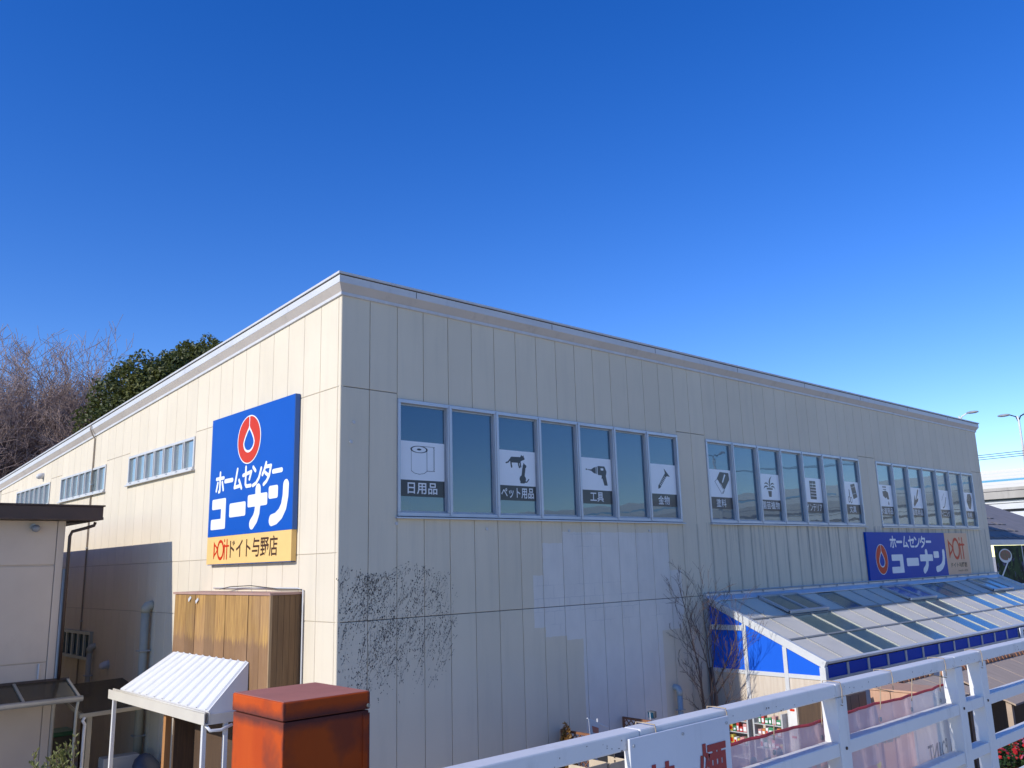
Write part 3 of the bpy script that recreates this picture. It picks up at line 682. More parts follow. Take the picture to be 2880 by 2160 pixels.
for v in vents:                        # hinged roof lights over two bays
    x0, x1 = raf[v]+.03, raf[v+2]-.03
    h = Vector((0,0,0))+gn*.055
    w = MB()
    A, C = Vector((0,-.20,gz(-.20)))+h*.8, Vector((0,-1.06,gz(-1.06)))+h*1.35
    ax = lambda x, p: Vector((x,p.y,p.z))
    w.beam(ax(x0,A), ax(x1,A), .06, .06, gn); w.beam(ax(x0,C), ax(x1,C), .07, .07, gn)
    for x in (x0+.03, (x0+x1)/2, x1-.03): w.beam(ax(x,A), ax(x,C), .06, .06, gn)
    vo = w.build('roof_vent', M_ALU, GH)
    for k in range(2):
        xa, xb = (x0+.07, (x0+x1)/2-.04) if k == 0 else ((x0+x1)/2+.04, x1-.07)
        q = [ax(xa,C),ax(xb,C),ax(xb,A),ax(xa,A)]
        MB().hexa([p-gn*.006 for p in q]+q).build('vent_pane', M_CLEAR if v != 9 else glass_material('blue_vent_glass', (.02,.05,.22), .10, rough=.12, wob=.03), vo)
# end wall towards the sapling
part('end_post', M_GFR, GH, lambda m: (m.box(GX0-.03, GX0+.09, GY-.03, GY+.11, .002, GZE-.06)), bevel=.006)
part('wall_post', M_ALUD, GH, lambda m: m.box(GX0-.06, GX0+.08, -.13, -.012, .002, GZR-.03))
for y in (-1.06, -2.07):
    part('end_mullion', M_GFR, GH, lambda m: m.box(GX0-.01, GX0+.07, y-.05, y+.05, .002, gz(y)-.09), bevel=.004)
part('end_rail', M_GFR, GH, lambda m: (m.box(GX0-.006, GX0+.066, -2.89, -.13, 2.20, 2.29)), bevel=.004)
part('end_transom', M_GFR, GH, lambda m: (m.box(GX0-.006, GX0+.066, -1.01, -.13, 3.17, 3.29)), bevel=.004)
def tri(m, ya, yb, z0):
    x0, x1 = GX0+.02, GX0+.035
    m.hexa([(x0,ya,z0),(x1,ya,z0),(x1,yb,z0),(x0,yb,z0),(x0,ya,gz(ya)-.08),(x1,ya,gz(ya)-.08),(x1,yb,gz(yb)-.08),(x0,yb,gz(yb)-.08)])
part('blue_end_panel', M_BLUEP, GH, lambda m: tri(m, -1.01, -.13, 3.29))
part('blue_end_panel', M_BLUEP, GH, lambda m: m.box(GX0+.02, GX0+.035, -1.01, -.13, 2.29, 3.17))
part('blue_end_panel', M_BLUEP, GH, lambda m: tri(m, -2.02, -1.11, 2.29))
part('blue_end_panel', M_BLUEP, GH, lambda m: tri(m, -2.89, -2.12, 2.29))
M_GRAIN = mat('pale_woodgrain_board', (.66,.57,.46), (.56,.46,.35), rough=.5, scale=5, stretch=(1,6,.35))
for ya, yb in ((-1.01,-.13),(-2.02,-1.11),(-2.89,-2.12)):
    part('woodgrain_panel', M_GRAIN, GH, lambda m: m.box(GX0+.02, GX0+.035, ya, yb, .1 if ya > -2.1 else .1, 2.20))
# front below the eave
part('eave_rail', M_ALUD, GH, lambda m: (m.box(GX0+.1, GX1, GY-.02, GY+.06, 2.19, 2.24), m.box(GX0+.1, GX1, GY-.03, GY+.05, 2.10, 2.16)))
for i in range(len(raf)-1):
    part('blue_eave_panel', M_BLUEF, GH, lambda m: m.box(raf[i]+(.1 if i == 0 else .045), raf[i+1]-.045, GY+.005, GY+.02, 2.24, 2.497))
    part('eave_mullion', M_ALUD, GH, lambda m: m.box(raf[i+1]-.045, raf[i+1]+.045, GY-.015, GY+.035, 2.24, 2.497))
    if i % 2 == 0: part('front_post', M_ALUD, GH, lambda m: m.box(raf[i+1]-.05, raf[i+1]+.05, GY-.01, GY+.05, .002, 2.098))
    part('front_pane', M_FRONTP, GH, lambda m: m.box(raf[i]+.11, raf[i+1]-.06, GY+.012, GY+.02, .1, 2.098))
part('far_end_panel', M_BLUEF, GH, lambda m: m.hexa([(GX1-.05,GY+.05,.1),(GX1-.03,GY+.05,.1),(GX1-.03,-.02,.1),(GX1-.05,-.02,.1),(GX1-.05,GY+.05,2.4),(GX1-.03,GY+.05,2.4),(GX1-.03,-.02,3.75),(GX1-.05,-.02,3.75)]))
part('floor', mat('shop_floor', (.14,.14,.13), rough=.6), GH, lambda m: m.box(GX0+.1, GX1-.1, GY+.06, -.03, .004, .06))
N1 = thing('notice_plate', (23.2,-3.05,2.2), 'small white notice plate with one dark character on the lean-to eave', 'sign')
part('plate', M_SIGNWHITE, N1, lambda m: m.box(22.28, 24.2, -3.07, -3.045, 2.2, 2.5))
printed('lettering', letters('店', (.22,.05,.46,.25), .02), Plane((22.28,-3.07,2.2),(1,0,0),(0,0,1),(0,-1,0)), .003, M_BLACK, N1)

# ------------------------------------------------------------------ timber housing and white awning on the side wall
M_WOOD = None
def weathered_wood():
    m, nt, bs = new_mat('weathered_plywood'); p = pos(nt)
    sep = N(nt, 'ShaderNodeSeparateXYZ'); nt.links.new(p, sep.inputs[0])
    g = noise(nt, scaled(nt, p, (9,9,.45)), 3.2, 6, .6)
    c = mixc(nt, ramp(nt, g, .3, .7), (.50,.29,.085), (.26,.13,.04))
    # varnish still on the upper part, flaked off lower down with a ragged edge
    e = math_n(nt, 'ADD', sep.outputs[2], math_n(nt, 'MULTIPLY_ADD', noise(nt, scaled(nt, p, (3,3,.6)), 4), .5, -.25))
    c = mixc(nt, math_n(nt, 'MULTIPLY', ramp(nt, e, 3.66, 3.55), .75), c, (.20,.105,.055))
    c = mixc(nt, math_n(nt, 'MULTIPLY', ramp(nt, noise(nt, scaled(nt, p, (6,6,1)), 2.0, 6, .7), .52, .75), .5), c, (.15,.075,.03))
    c = mixc(nt, math_n(nt, 'MULTIPLY', ramp(nt, noise(nt, p, .8, 3), .5, .65), .35), c, (.34,.20,.11))
    oi = N(nt, 'ShaderNodeObjectInfo'); hn = N(nt, 'ShaderNodeHueSaturation'); nt.links.new(math_n(nt, 'MULTIPLY_ADD', oi.outputs['Random'], .45, .75), hn.inputs['Value']); nt.links.new(c, hn.inputs['Color'])
    nt.links.new(hn.outputs[0], bs.inputs['Base Color']); bs.inputs['Roughness'].default_value = .7
    bump(nt, bs, g, .3, .01); return m
M_WOOD = weathered_wood()
M_WOODS = mat('dark_board', (.10,.055,.026), (.06,.034,.018), rough=.75, scale=6, stretch=(6,6,.3), bmp=.2)
VX, VY0, VY1, VZ0, VZ1 = -.6, 1.17, 5.45, 2.0, 4.45
V = thing('timber_housing', (-.3,3.3,VZ0), 'boxy housing of weathered yellow-brown boards on the side wall above the awning', 'shed')
part('core', M_WOODS, V, lambda m: m.box(VX+.03, -.012, VY0+.03, VY1-.03, VZ0, VZ1-.03))
ys = [1.20,1.56,2.02,2.50,2.97,3.41,3.87,4.35,4.83,5.42]
for a, b in zip(ys[:-1], ys[1:]):
    d = random.uniform(0,.012)
    part('board', M_WOOD, V, lambda m: m.box(VX-d, VX+.028, a+.006, b-.006, VZ0+.01, VZ1-.035), bevel=.004)
M_WOODB = mat('side_board', (.22,.125,.055), (.14,.075,.032), rough=.75, scale=5, stretch=(7,7,.3), bmp=.2)
for k in range(5):
    part('board', M_WOODB, V, lambda m: m.box(VX+.03+.11*k, VX+.137+.11*k, VY0, VY0+.027, VZ0+.01, VZ1-.035), bevel=.003)
part('corner_trim', mat('tan_trim', (.42,.27,.14), (.35,.22,.11), rough=.7, scale=4), V, lambda m: m.box(VX-.016, VX+.029, VY0-.012, VY0+.026, VZ0, VZ1-.03))
part('top_trim', mat('pinkish_trim', (.45,.28,.22), (.38,.22,.17), rough=.7), V, lambda m: m.box(VX-.025, -.012, VY0-.02, VY1+.02, VZ1-.03, VZ1+.01))
part('conduit', M_STRIP, V, lambda m: (m.tube([(-.03,VY0-.07,.05),(-.03,VY0-.07,VZ1+.04),(-.03,VY0+.1,VZ1+.07),(-.03,VY1-.6,VZ1+.07)], .014, 6)), smooth=True)
part('cable', M_DARK, V, lambda m: m.tube([(-.12,VY1-1.1,VZ1+.05),(-.12,VY1-1.6,VZ1+.1),(-.1,3.0,VZ1+.12),(-.06,2.0,VZ1+.06),(-.05,VY0-.05,VZ1+.05)], .008, 5))
for y, z in ((4.66,4.33),(4.3,4.3)):
    part('torn_flake', M_STRIP, V, lambda m: m.face([(VX-.03,y,z),(VX-.02,y-.09,z+.06),(VX-.015,y-.12,z+.02),(VX-.04,y-.05,z-.06)]))
# awning
M_AWN = mat('white_folded_sheet', (.74,.73,.71), (.68,.67,.65), rough=.45, scale=1.5, stretch=(1,4,1), dirt=.08)
M_AWNF = mat('cream_gutter', (.66,.61,.51), (.61,.56,.47), rough=.5, scale=2)
AX0, AX1, AZ0, AZ1, AY0, AY1 = -.615, -1.30, 3.28, 2.56, 1.93, 6.25
A = thing('awning', ((AX0+AX1)/2, 4.0, 0), 'white ribbed sheet awning on posts below the timber housing', 'awning')
ad = Vector((AX1-AX0,0,AZ1-AZ0)); an = Vector((AZ0-AZ1,0,0)).normalized(); an = Vector((-(AZ0-AZ1),0,AX0-AX1)).normalized()
if an.z < 0: an = -an
# each rib's tray
nr = 11; wy = (AY1-.0-AY0)/nr
top_y = lambda k: AY0+(5.35-AY0)*k/nr       # the sheet tapers in towards the housing's end
for k in range(nr):
    y0, y1 = AY0+wy*k, AY0+wy*(k+1)
    y0t, y1t = AY0+(5.30-AY0)/nr*k, AY0+(5.30-AY0)/nr*(k+1)
    m = MB()
    def pt(yb, yt, s, h): return Vector((AX0,yt,AZ0)).lerp(Vector((AX1,yb,AZ1)), s)+an*h
    prof = [(0,.0),(.06,.035),(.16,.035),(.22,0),(1.0,0)]
    for (a, ha), (b, hb) in zip(prof[:-1], prof[1:]):
        m.face([pt(y0+wy*b,y0t+(y1t-y0t)*b,0,hb), pt(y0+wy*a,y0t+(y1t-y0t)*a,0,ha), pt(y0+wy*a,y0t+(y1t-y0t)*a,1,ha), pt(y0+wy*b,y0t+(y1t-y0t)*b,1,hb)][::-1])
    m.build('sheet_tray', M_AWN, A)
part('backing', M_AWN, A, lambda m: m.hexa([Vector((AX1,AY0+.01,AZ1-.03)),Vector((AX0,AY0+.01,AZ0-.03)),Vector((AX0,5.28,AZ0-.03)),Vector((AX1,AY1-.01,AZ1-.03)),Vector((AX1,AY0+.01,AZ1-.006)),Vector((AX0,AY0+.01,AZ0-.006)),Vector((AX0,5.28,AZ0-.006)),Vector((AX1,AY1-.01,AZ1-.006))]))
part('side_cheek', M_AWN, A, lambda m: m.hexa([(AX0,AY0-.03,2.5),(AX0,AY0+.0,2.5),(AX1,AY0+.0,2.5),(AX1,AY0-.03,2.5),(AX0,AY0-.03,AZ0),(AX0,AY0,AZ0),(AX1,AY0,AZ1),(AX1,AY0-.03,AZ1)]))
part('gutter', M_AWNF, A, lambda m: (m.box(AX1-.085, AX1-.065, AY0-.06, AY1+.45, 2.34, 2.52), m.box(AX1-.065, AX1+.02, AY0-.06, AY1+.45, 2.34, 2.36), m.box(AX1-.001, AX1+.02, AY0-.06, AY1+.45, 2.36, 2.53)), bevel=.004)
part('gutter_lip', M_AWNF, A, lambda m: m.tube([(AX1-.06,AY0-.05,2.535),(AX1-.06,AY1+.0,2.535)], .022, 8), smooth=True)
part('side_beam', M_AWNF, A, lambda m: m.box(AX1+.022, AX0, AY0-.06, AY0+.03, 2.34, 2.5))
for x, y in ((AX1-.03,AY0+.06),(-.98,AY0-.0),(AX1-.03,AY1+.2)):
    part('post', M_AWN, A, lambda m: m.box(x-.035,x+.035,y-.035,y+.035,.002,2.338), bevel=.005)
part('timber_post', mat('orange_timber', (.46,.22,.075), (.38,.17,.055), rough=.6, scale=5, stretch=(5,5,.4)), A, lambda m: m.box(-1.16,-1.05,4.10,4.22,.002,2.335))
part('lower_cladding', M_WOODS, A, lambda m: (m.box(-.66,-.62,1.25,4.05,.002,2.3), m.box(-1.04,-.66,3.98,4.05,.002,2.33)))
part('drain_elbow', M_AWN, A, lambda m: m.tube([(AX1-.03,AY0-.02,2.33),(AX1+.02,AY0-.08,2.25),(-1.1,AY0-.09,2.24),(-.9,AY0-.09,2.30)], .028, 8), smooth=True)

# ------------------------------------------------------------------ neighbouring house
M_HW = mat('beige_siding', (.58,.485,.385), (.53,.44,.35), rough=.8, scale=1.2, dirt=.1, bmp=.06, bscale=40)
M_HB = mat('brown_fascia', (.065,.038,.028), (.05,.03,.023), rough=.45, scale=2)
HX, HY = -2.15, 7.85
Hs = thing('neighbour_house', (-7,14,0), 'beige sided house with flat brown eave beside the store', 'house')
part('wall', M_HW, Hs, lambda m: m.box(-14, HX-.025, HY+.025, 22, 0, 6.03))
xs = [HX-.16, -3.6, -5.4, -7.2, -9.0, -10.8, -12.6]
for a, b in zip(xs[1:], xs[:-1]):
    for z0, z1 in ((.3,2.68),(2.70,3.07),(3.09,5.06),(5.10,6.03)):
        part('siding_panel', M_HW, Hs, lambda m: m.box(a+.005, b-.005, HY, HY+.024, z0, z1), bevel=.004)
part('corner_trim', M_HW, Hs, lambda m: m.box(HX-.15, HX, HY-.012, HY+.14, .3, 6.03), bevel=.004)
for k in range(7):
    part('siding_panel', M_HW, Hs, lambda m: m.box(HX-.024, HX, HY+.15+1.9*k, HY+.14+1.9*(k+1), .3, 6.03))
rf = part('roof', M_HB, Hs, lambda m: (m.box(-14.5, -1.5, HY-.38, 22.5, 6.04, 6.33)), bevel=.01)
part('coping', M_HB, rf, lambda m: m.box(-14.53, -1.47, HY-.41, 22.53, 6.332, 6.365))
part('drip_edge', M_HB, rf, lambda m: m.box(-14.51, -1.49, HY-.39, HY-.382, 6.04, 6.10))
part('soffit_vent', M_DARK, Hs, lambda m: m.box(-2.0, -1.6, HY+.2, HY+.6, 6.022, 6.038))
lm = part('wall_lamp', M_ALUD, Hs, lambda m: (m.tube([(-2.79,HY-.002,5.90),(-2.79,HY-.05,5.90)], .07, 12)))
part('globe', mat('grey_globe', (.25,.26,.27), rough=.2), lm, lambda m: m.ball((-2.76,HY-.12,5.86), .09,.08,.08), smooth=True)
dp = part('downpipe', M_HB, Hs, lambda m: m.tube([(-1.60,HY-.2,6.0),(-1.62,HY-.2,5.93),(-1.75,HY-.12,5.88),(-2.02,HY-.05,5.80),(-2.06,HY-.05,5.70),(-2.06,HY-.05,2.7)], .035, 10), smooth=True)
part('pipe_cover', mat('pale_pipe', (.46,.43,.37), rough=.5), Hs, lambda m: m.tube([(HX+.05,HY+.03,5.0),(HX+.05,HY+.03,.1)], .045, 10), smooth=True)
part('wall_cable', M_STRIP, Hs, lambda m: m.tube([(HX-.3,HY-.012,3.05),(HX-.3,HY-.012,2.75)], .02, 6))
# polycarbonate canopy on the house
M_POLY = sheet_material('bronze_polycarbonate', (.10,.085,.06), .72, rough=.15, spec=.5)
CP = thing('house_canopy', (-6,7.3,2.3), 'bronze polycarbonate canopy along the foot of the beige house wall', 'canopy')
cy0, cy1, cz0, cz1 = HY-.015, 6.93, 2.68, 2.40
def cz(y): return cz0+(cz1-cz0)*(y-cy0)/(cy1-cy0)
M_CPF = mat('champagne_frame', (.42,.38,.30), (.36,.33,.26), rough=.4, metal=.3)
for k in range(7):
    x = -1.88-1.02*k
    part('rafter', M_CPF, CP, lambda m: m.beam((x,cy0,cz(cy0)+.01),(x,cy1,cz(cy1)+.01),.05,.05))
    part('sheet', M_POLY, CP, lambda m: m.hexa([(x-1.0,cy1,cz1),(x-.02,cy1,cz1),(x-.02,cy0,cz0),(x-1.0,cy0,cz0),(x-1.0,cy1,cz1+.004),(x-.02,cy1,cz1+.004),(x-.02,cy0,cz0+.004),(x-1.0,cy0,cz0+.004)]))
part('wall_rail', M_HB, CP, lambda m: m.box(-9, -1.85, cy0-.03, cy0, cz0-.0, cz0+.05))
part('gutter', mat('steel_gutter', (.40,.41,.42), (.33,.34,.35), rough=.35, metal=.4), CP, lambda m: m.tube([(-9,cy1-.04,cz1-.02),(-1.82,cy1-.04,cz1-.02)], .06, 10), smooth=True)
part('drain_pipe', M_PIPE, CP, lambda m: m.tube([(-1.9,cy1-.04,cz1-.06),(-1.9,cy1+.0,2.25),(-1.9,cy1+.05,2.1),(-1.9,cy1+.05,.05)], .03, 8), smooth=True)
# low passage roof with its post
PR = thing('passage_roof', (-1.0,8.0,0), 'low sheet passage roof on a pale post between house and store', 'canopy')
part('sheet', M_POLY, PR, lambda m: m.hexa([(-1.75,7.2,2.03),(-.15,7.2,2.07),(-.15,9.6,2.4),(-1.75,9.6,2.36),(-1.75,7.2,2.04),(-.15,7.2,2.08),(-.15,9.6,2.41),(-1.75,9.6,2.37)]))
part('front_gutter', M_CPF, PR, lambda m: m.beam((-1.78,7.17,1.99),(-.12,7.17,2.03),.09,.08), bevel=.008)
part('side_beam', M_CPF, PR, lambda m: m.beam((-1.72,7.2,2.0),(-1.72,9.6,2.33),.06,.08))
part('post', M_CPF, PR, lambda m: m.box(-1.60,-1.50,7.22,7.32,.002,1.97), bevel=.008)
part('drain_pipe', M_AWN, PR, lambda m: m.tube([(-1.68,7.14,1.96),(-1.72,7.12,1.90),(-1.66,7.16,1.82),(-1.66,7.18,1.7),(-1.66,7.18,.03)], .032, 8), smooth=True)
# things in the passage
t = thing('outdoor_unit', (-.75,7.6,0), 'grey outdoor air unit under the low passage roof', 'air conditioner')
M_UNIT = mat('unit_grey', (.40,.41,.42), rough=.5)
part('case', M_UNIT, t, lambda m: m.box(-1.15,-.4,7.45,7.78,.08,1.02), bevel=.02)
part('fan_grille', M_DARK, t, lambda m: m.tube([(-.85,7.448,.52),(-.85,7.44,.52)], .24, 20))
part('foot', M_DARK, t, lambda m: (m.box(-1.1,-1.0,7.4,7.8,.002,.078), m.box(-.55,-.45,7.4,7.8,.002,.078)))
t = thing('covered_bin', (-.35,7.0,0), 'dark blue sheeted bundle in front of the outdoor unit', 'tarpaulin')
def lump(m):
    m.ball((-.42,6.95,.55), .34,.3,.55, 14, 10)
    m.v = [(x+.05*math.sin(9*z+3*y), y+.05*math.sin(8*x+5*z), max(z,.003)) for x, y, z in m.v]
part('sheet', mat('navy_tarpaulin', (.035,.05,.09), rough=.5, bmp=.3), t, lump, smooth=True)
t = thing('green_bin', (-1.95,9.2,0), 'green-lidded bin in the dark passage beside the house', 'bin')
part('body', mat('bin_body', (.10,.085,.06), rough=.6), t, lambda m: m.hexa([(-2.05,9.05,.002),(-1.35,9.05,.002),(-1.35,9.6,.002),(-2.05,9.6,.002),(-2.1,9.0,1.35),(-1.3,9.0,1.35),(-1.3,9.65,1.35),(-2.1,9.65,1.35)]))
part('lid', mat('bin_green', (.03,.16,.07), rough=.45), t, lambda m: m.box(-2.13,-1.27,8.97,9.68,1.352,1.45), bevel=.03)
t = thing('timber_prop', (-1.25,8.6,0), 'dull brown timber prop standing in the passage shade', 'post')
part('prop', M_WOODS, t, lambda m: m.box(-1.3,-1.2,8.55,8.65,.002,2.2)); part('cap', M_WOODS, t, lambda m: m.box(-1.34,-1.16,8.51,8.69,2.202,2.235))

# ------------------------------------------------------------------ orange steel pillar box beyond the railing
def rust_paint():
    m, nt, bs = new_mat('orange_steel'); tc = N(nt, 'ShaderNodeTexCoord'); p = tc.outputs['Object']; g = pos(nt)
    sep = N(nt, 'ShaderNodeSeparateXYZ'); nt.links.new(p, sep.inputs[0])
    c = mixc(nt, ramp(nt, noise(nt, scaled(nt, g, (1,1,.35)), 3.2), .35, .7), (.54,.085,.012), (.46,.062,.010))
    # rust along the lid seam and the arrises
    nz = noise(nt, g, 9, 6, .65)
    seam = math_n(nt, 'ABSOLUTE', math_n(nt, 'SUBTRACT', sep.outputs[2], 3.955))
    s = ramp(nt, math_n(nt, 'ADD', seam, math_n(nt, 'MULTIPLY_ADD', nz, .06, -.03)), .070, .018)
    ax = math_n(nt, 'ABSOLUTE', sep.outputs[0]); ay = math_n(nt, 'ABSOLUTE', sep.outputs[1])
    e = math_n(nt, 'MULTIPLY', ramp(nt, math_n(nt,'ADD',ax,math_n(nt,'MULTIPLY_ADD',nz,.05,-.025)), .275, .295), ramp(nt, math_n(nt,'ADD',ay,math_n(nt,'MULTIPLY_ADD',nz,.05,-.025)), .31, .34))
    bl = math_n(nt, 'MULTIPLY', ramp(nt, noise(nt, g, 3.0, 3), .52, .66), .6)
    f = math_n(nt, 'MAXIMUM', math_n(nt, 'MAXIMUM', s, e), bl)
    c = mixc(nt, math_n(nt, 'MULTIPLY', f, .88), c, (.10,.036,.03))
    nt.links.new(c, bs.inputs['Base Color']); bs.inputs['Roughness'].default_value = .7; bs.inputs['Specular IOR Level'].default_value = .15
    bump(nt, bs, noise(nt, g, 25, 4), .08, .006); return m
M_RUST = rust_paint()
M_LID = mat('pale_red_lid', (.50,.17,.11), (.42,.14,.09), rough=.75, scale=4, dirt=.15)  # lid top, paler and pinker than the box sides
OX0, OX1, OY0, OY1, OZ = -5.13, -4.53, -7.97, -7.29, 4.07
t = thing('steel_pillar_box', ((OX0+OX1)/2,(OY0+OY1)/2,0), 'orange painted steel pillar box with a rusting flat lid', 'cabinet')
part('body', M_RUST, t, lambda m: m.box(OX0+.006,OX1-.006,OY0+.006,OY1-.006,.002,3.955), bevel=.006)
part('lid', M_RUST, t, lambda m: m.box(OX0,OX1,OY0,OY1,3.962,OZ-.003), bevel=.008)
part('lid_top', M_LID, t, lambda m: m.box(OX0+.008,OX1-.008,OY0+.008,OY1-.008,OZ-.003,OZ), bevel=.002)
part('corner_angle', M_RUST, t, lambda m: m.box(OX1-.05,OX1-.004,OY0-.001,OY0+.005,.002,3.94))
part('lock_stud', M_CPF, t, lambda m: m.tube([(OX1-.02,OY0-.004,3.985),(OX1-.02,OY0-.014,3.985)], .012, 8))

# ------------------------------------------------------------------ white railing of the parking deck
M_RAIL = mat('white_rail_paint', (.77,.735,.69), (.71,.68,.645), rough=.55, scale=2.5, spec=.3, dirt=.30, bmp=.04)
M_CHIP = mat('chipped_rust', (.10,.06,.045), rough=.9)
RL = thing('deck_railing', (-2.5,-10.6,3.2), 'white painted steel railing with three rails along the parking deck', 'railing')
RX0, RX1, RT = -9.5, 3.2, 4.22
RYN, RYF = -10.63, -10.55
posts = [-8.1, -6.6, -5.10, -3.635, -2.195, -1.815, -.35, 1.15, 2.65]
for a, b in zip([RX0]+posts, posts+[RX1]):
    part('top_rail', M_RAIL, RL, lambda m: m.box(a+.002, b-.002, RYN, RYF, RT-.062, RT), bevel=.006)
    for z in (3.955, 3.69, 3.43):
        part('rail', M_RAIL, RL, lambda m: m.box(a+(.1 if a in posts else 0), b-.0, RYN+.008, RYF-.001, z-.062, z), bevel=.005)
for x in posts:
    part('post', M_RAIL, RL, lambda m: m.box(x, x+.1, RYN+.002, RYF+.002, 3.202, RT-.064), bevel=.004)
    part('bolt', M_CHIP, RL, lambda m: m.tube([(x+.05,RYN+.003,3.925),(x+.05,RYN-.003,3.925)], .008, 6))
    part('foot_plate', M_RAIL, RL, lambda m: m.box(x-.04, x+.13, RYF-.05, RYF+.115, 3.2005, 3.212))
def tie(m, x):
    pts = [(x,RYN-.008,RT-.09),(x+.004,RYN-.010,RT-.03),(x,RYN-.006,RT+.006),(x-.004,RYN+.04,RT+.009),(x+.003,RYF+.006,RT+.006),(x,RYF+.008,RT-.09),(x+.004,RYN-.008,RT-.10)]
    m.tube(pts, .0026, 5)
M_TIE = mat('tan_cord', (.45,.34,.22), (.38,.28,.18), rough=.8)
for x in (-5.02, -4.56, -3.60, -3.05, -2.36, -1.80): part('wire_tie', M_TIE, RL, lambda m: tie(m, x))
def chips(m):
    rnd = random.Random(5)
    for _ in range(260):
        x = rnd.uniform(-6, -.6); z = rnd.choice([RT-.062*rnd.random()**.5*.85-.006, 3.955-.06*rnd.random(), 3.69-.06*rnd.random()])
        w, h = rnd.uniform(.001,.007), rnd.uniform(.001,.005); y = (RYN if z > 4 else RYN+.012)-.0012
        n = 6; m.face([(x+w*math.cos(2*math.pi*k/n)*rnd.uniform(.5,1), y, z+h*math.sin(2*math.pi*k/n)*rnd.uniform(.5,1)) for k in range(n)])
o = part('paint_chips', M_CHIP, RL, chips); o['kind'] = 'stuff'
# no-smoking board
M_BOARD = mat('white_board', (.68,.68,.69), (.62,.62,.64), rough=.45, scale=3, dirt=.12)
M_RED2 = mat('faded_red_letter', (.36,.022,.02), (.30,.02,.018), rough=.5)
t = thing('no_smoking_board', (-4.75,-10.65,3.55), 'white board with two red characters fixed to the railing', 'sign')
part('board', M_BOARD, t, lambda m: m.box(-5.18, -4.56, -10.648, -10.638, 3.45, 4.20), bevel=.002)
pl = Plane((-5.18,-10.648,3.45), (1,0,0), (0,0,1), (0,-1,0))
printed('lettering', letters('禁', (.075,.445,.255,.645), .03), pl, .002, M_RED2, t)
printed('lettering', letters('煙', (.40,.465,.585,.67), .03), pl, .002, M_RED2, t)
for x, z in ((-5.16,4.175),(-4.58,4.175),(-4.87,4.175),(-5.16,3.48),(-4.58,3.48)):
    part('screw', M_ALUD, t, lambda m: m.tube([(x,-10.652,z),(x,-10.649,z)], .006, 8))

# ------------------------------------------------------------------ net banners hung outside the railing
def banner_mat():
    m, nt, bs = new_mat('net_banner'); p = pos(nt)
    sep = N(nt, 'ShaderNodeSeparateXYZ'); nt.links.new(p, sep.inputs[0])
    nz = noise(nt, p, 5, 3)
    c = mixc(nt, ramp(nt, nz, .35, .65), (.80,.55,.55), (.85,.66,.65))
    white = math_n(nt, 'GREATER_THAN', sep.outputs[0], -2.59)
    c = mixc(nt, white, c, (.86,.85,.81))
    low = math_n(nt, 'MULTIPLY', math_n(nt, 'LESS_THAN', sep.outputs[2], 3.76), math_n(nt, 'LESS_THAN', sep.outputs[0], -3.02))
    c = mixc(nt, low, c, mixc(nt, ramp(nt, noise(nt, p, 9, 1), .48, .55), (.86,.72,.40), (.84,.52,.50)))
    low2 = math_n(nt, 'MULTIPLY', math_n(nt, 'LESS_THAN', sep.outputs[2], 3.66), math_n(nt, 'MULTIPLY', math_n(nt, 'GREATER_THAN', sep.outputs[0], -3.04), math_n(nt, 'LESS_THAN', sep.outputs[0], -2.55)))
    c = mixc(nt, low2, c, mixc(nt, ramp(nt, noise(nt, p, 11, 1), .48, .56), (.45,.55,.66), (.78,.78,.58)))
    nt.links.new(c, bs.inputs['Base Color']); bs.inputs['Roughness'].default_value = .7
    tl = N(nt, 'ShaderNodeBsdfTranslucent'); nt.links.new(c, tl.inputs[0])
    a = N(nt, 'ShaderNodeMixShader'); a.inputs[0].default_value = .5; nt.links.new(bs.outputs[0], a.inputs[1]); nt.links.new(tl.outputs[0], a.inputs[2])
    tr = N(nt, 'ShaderNodeBsdfTransparent'); b = N(nt, 'ShaderNodeMixShader'); b.inputs[0].default_value = .82
    nt.links.new(tr.outputs[0], b.inputs[1]); nt.links.new(a.outputs[0], b.inputs[2])
    nt.links.new(b.outputs[0], nt.nodes['Material Output'].inputs[0]); return m
M_BAN = banner_mat()
M_BPALE = sheet_material('banner_pale_print', (.66,.66,.66), .8)
M_BGREY = sheet_material('banner_grey_print', (.30,.31,.32), .7)
M_CORD = mat('red_cord', (.40,.04,.05), rough=.7)
def ban_y(x, z): return -10.525+.006*math.sin(14*x)+.006*math.sin(31*x+5*z)+.006*(4.0-z)*math.sin(9*x+1)
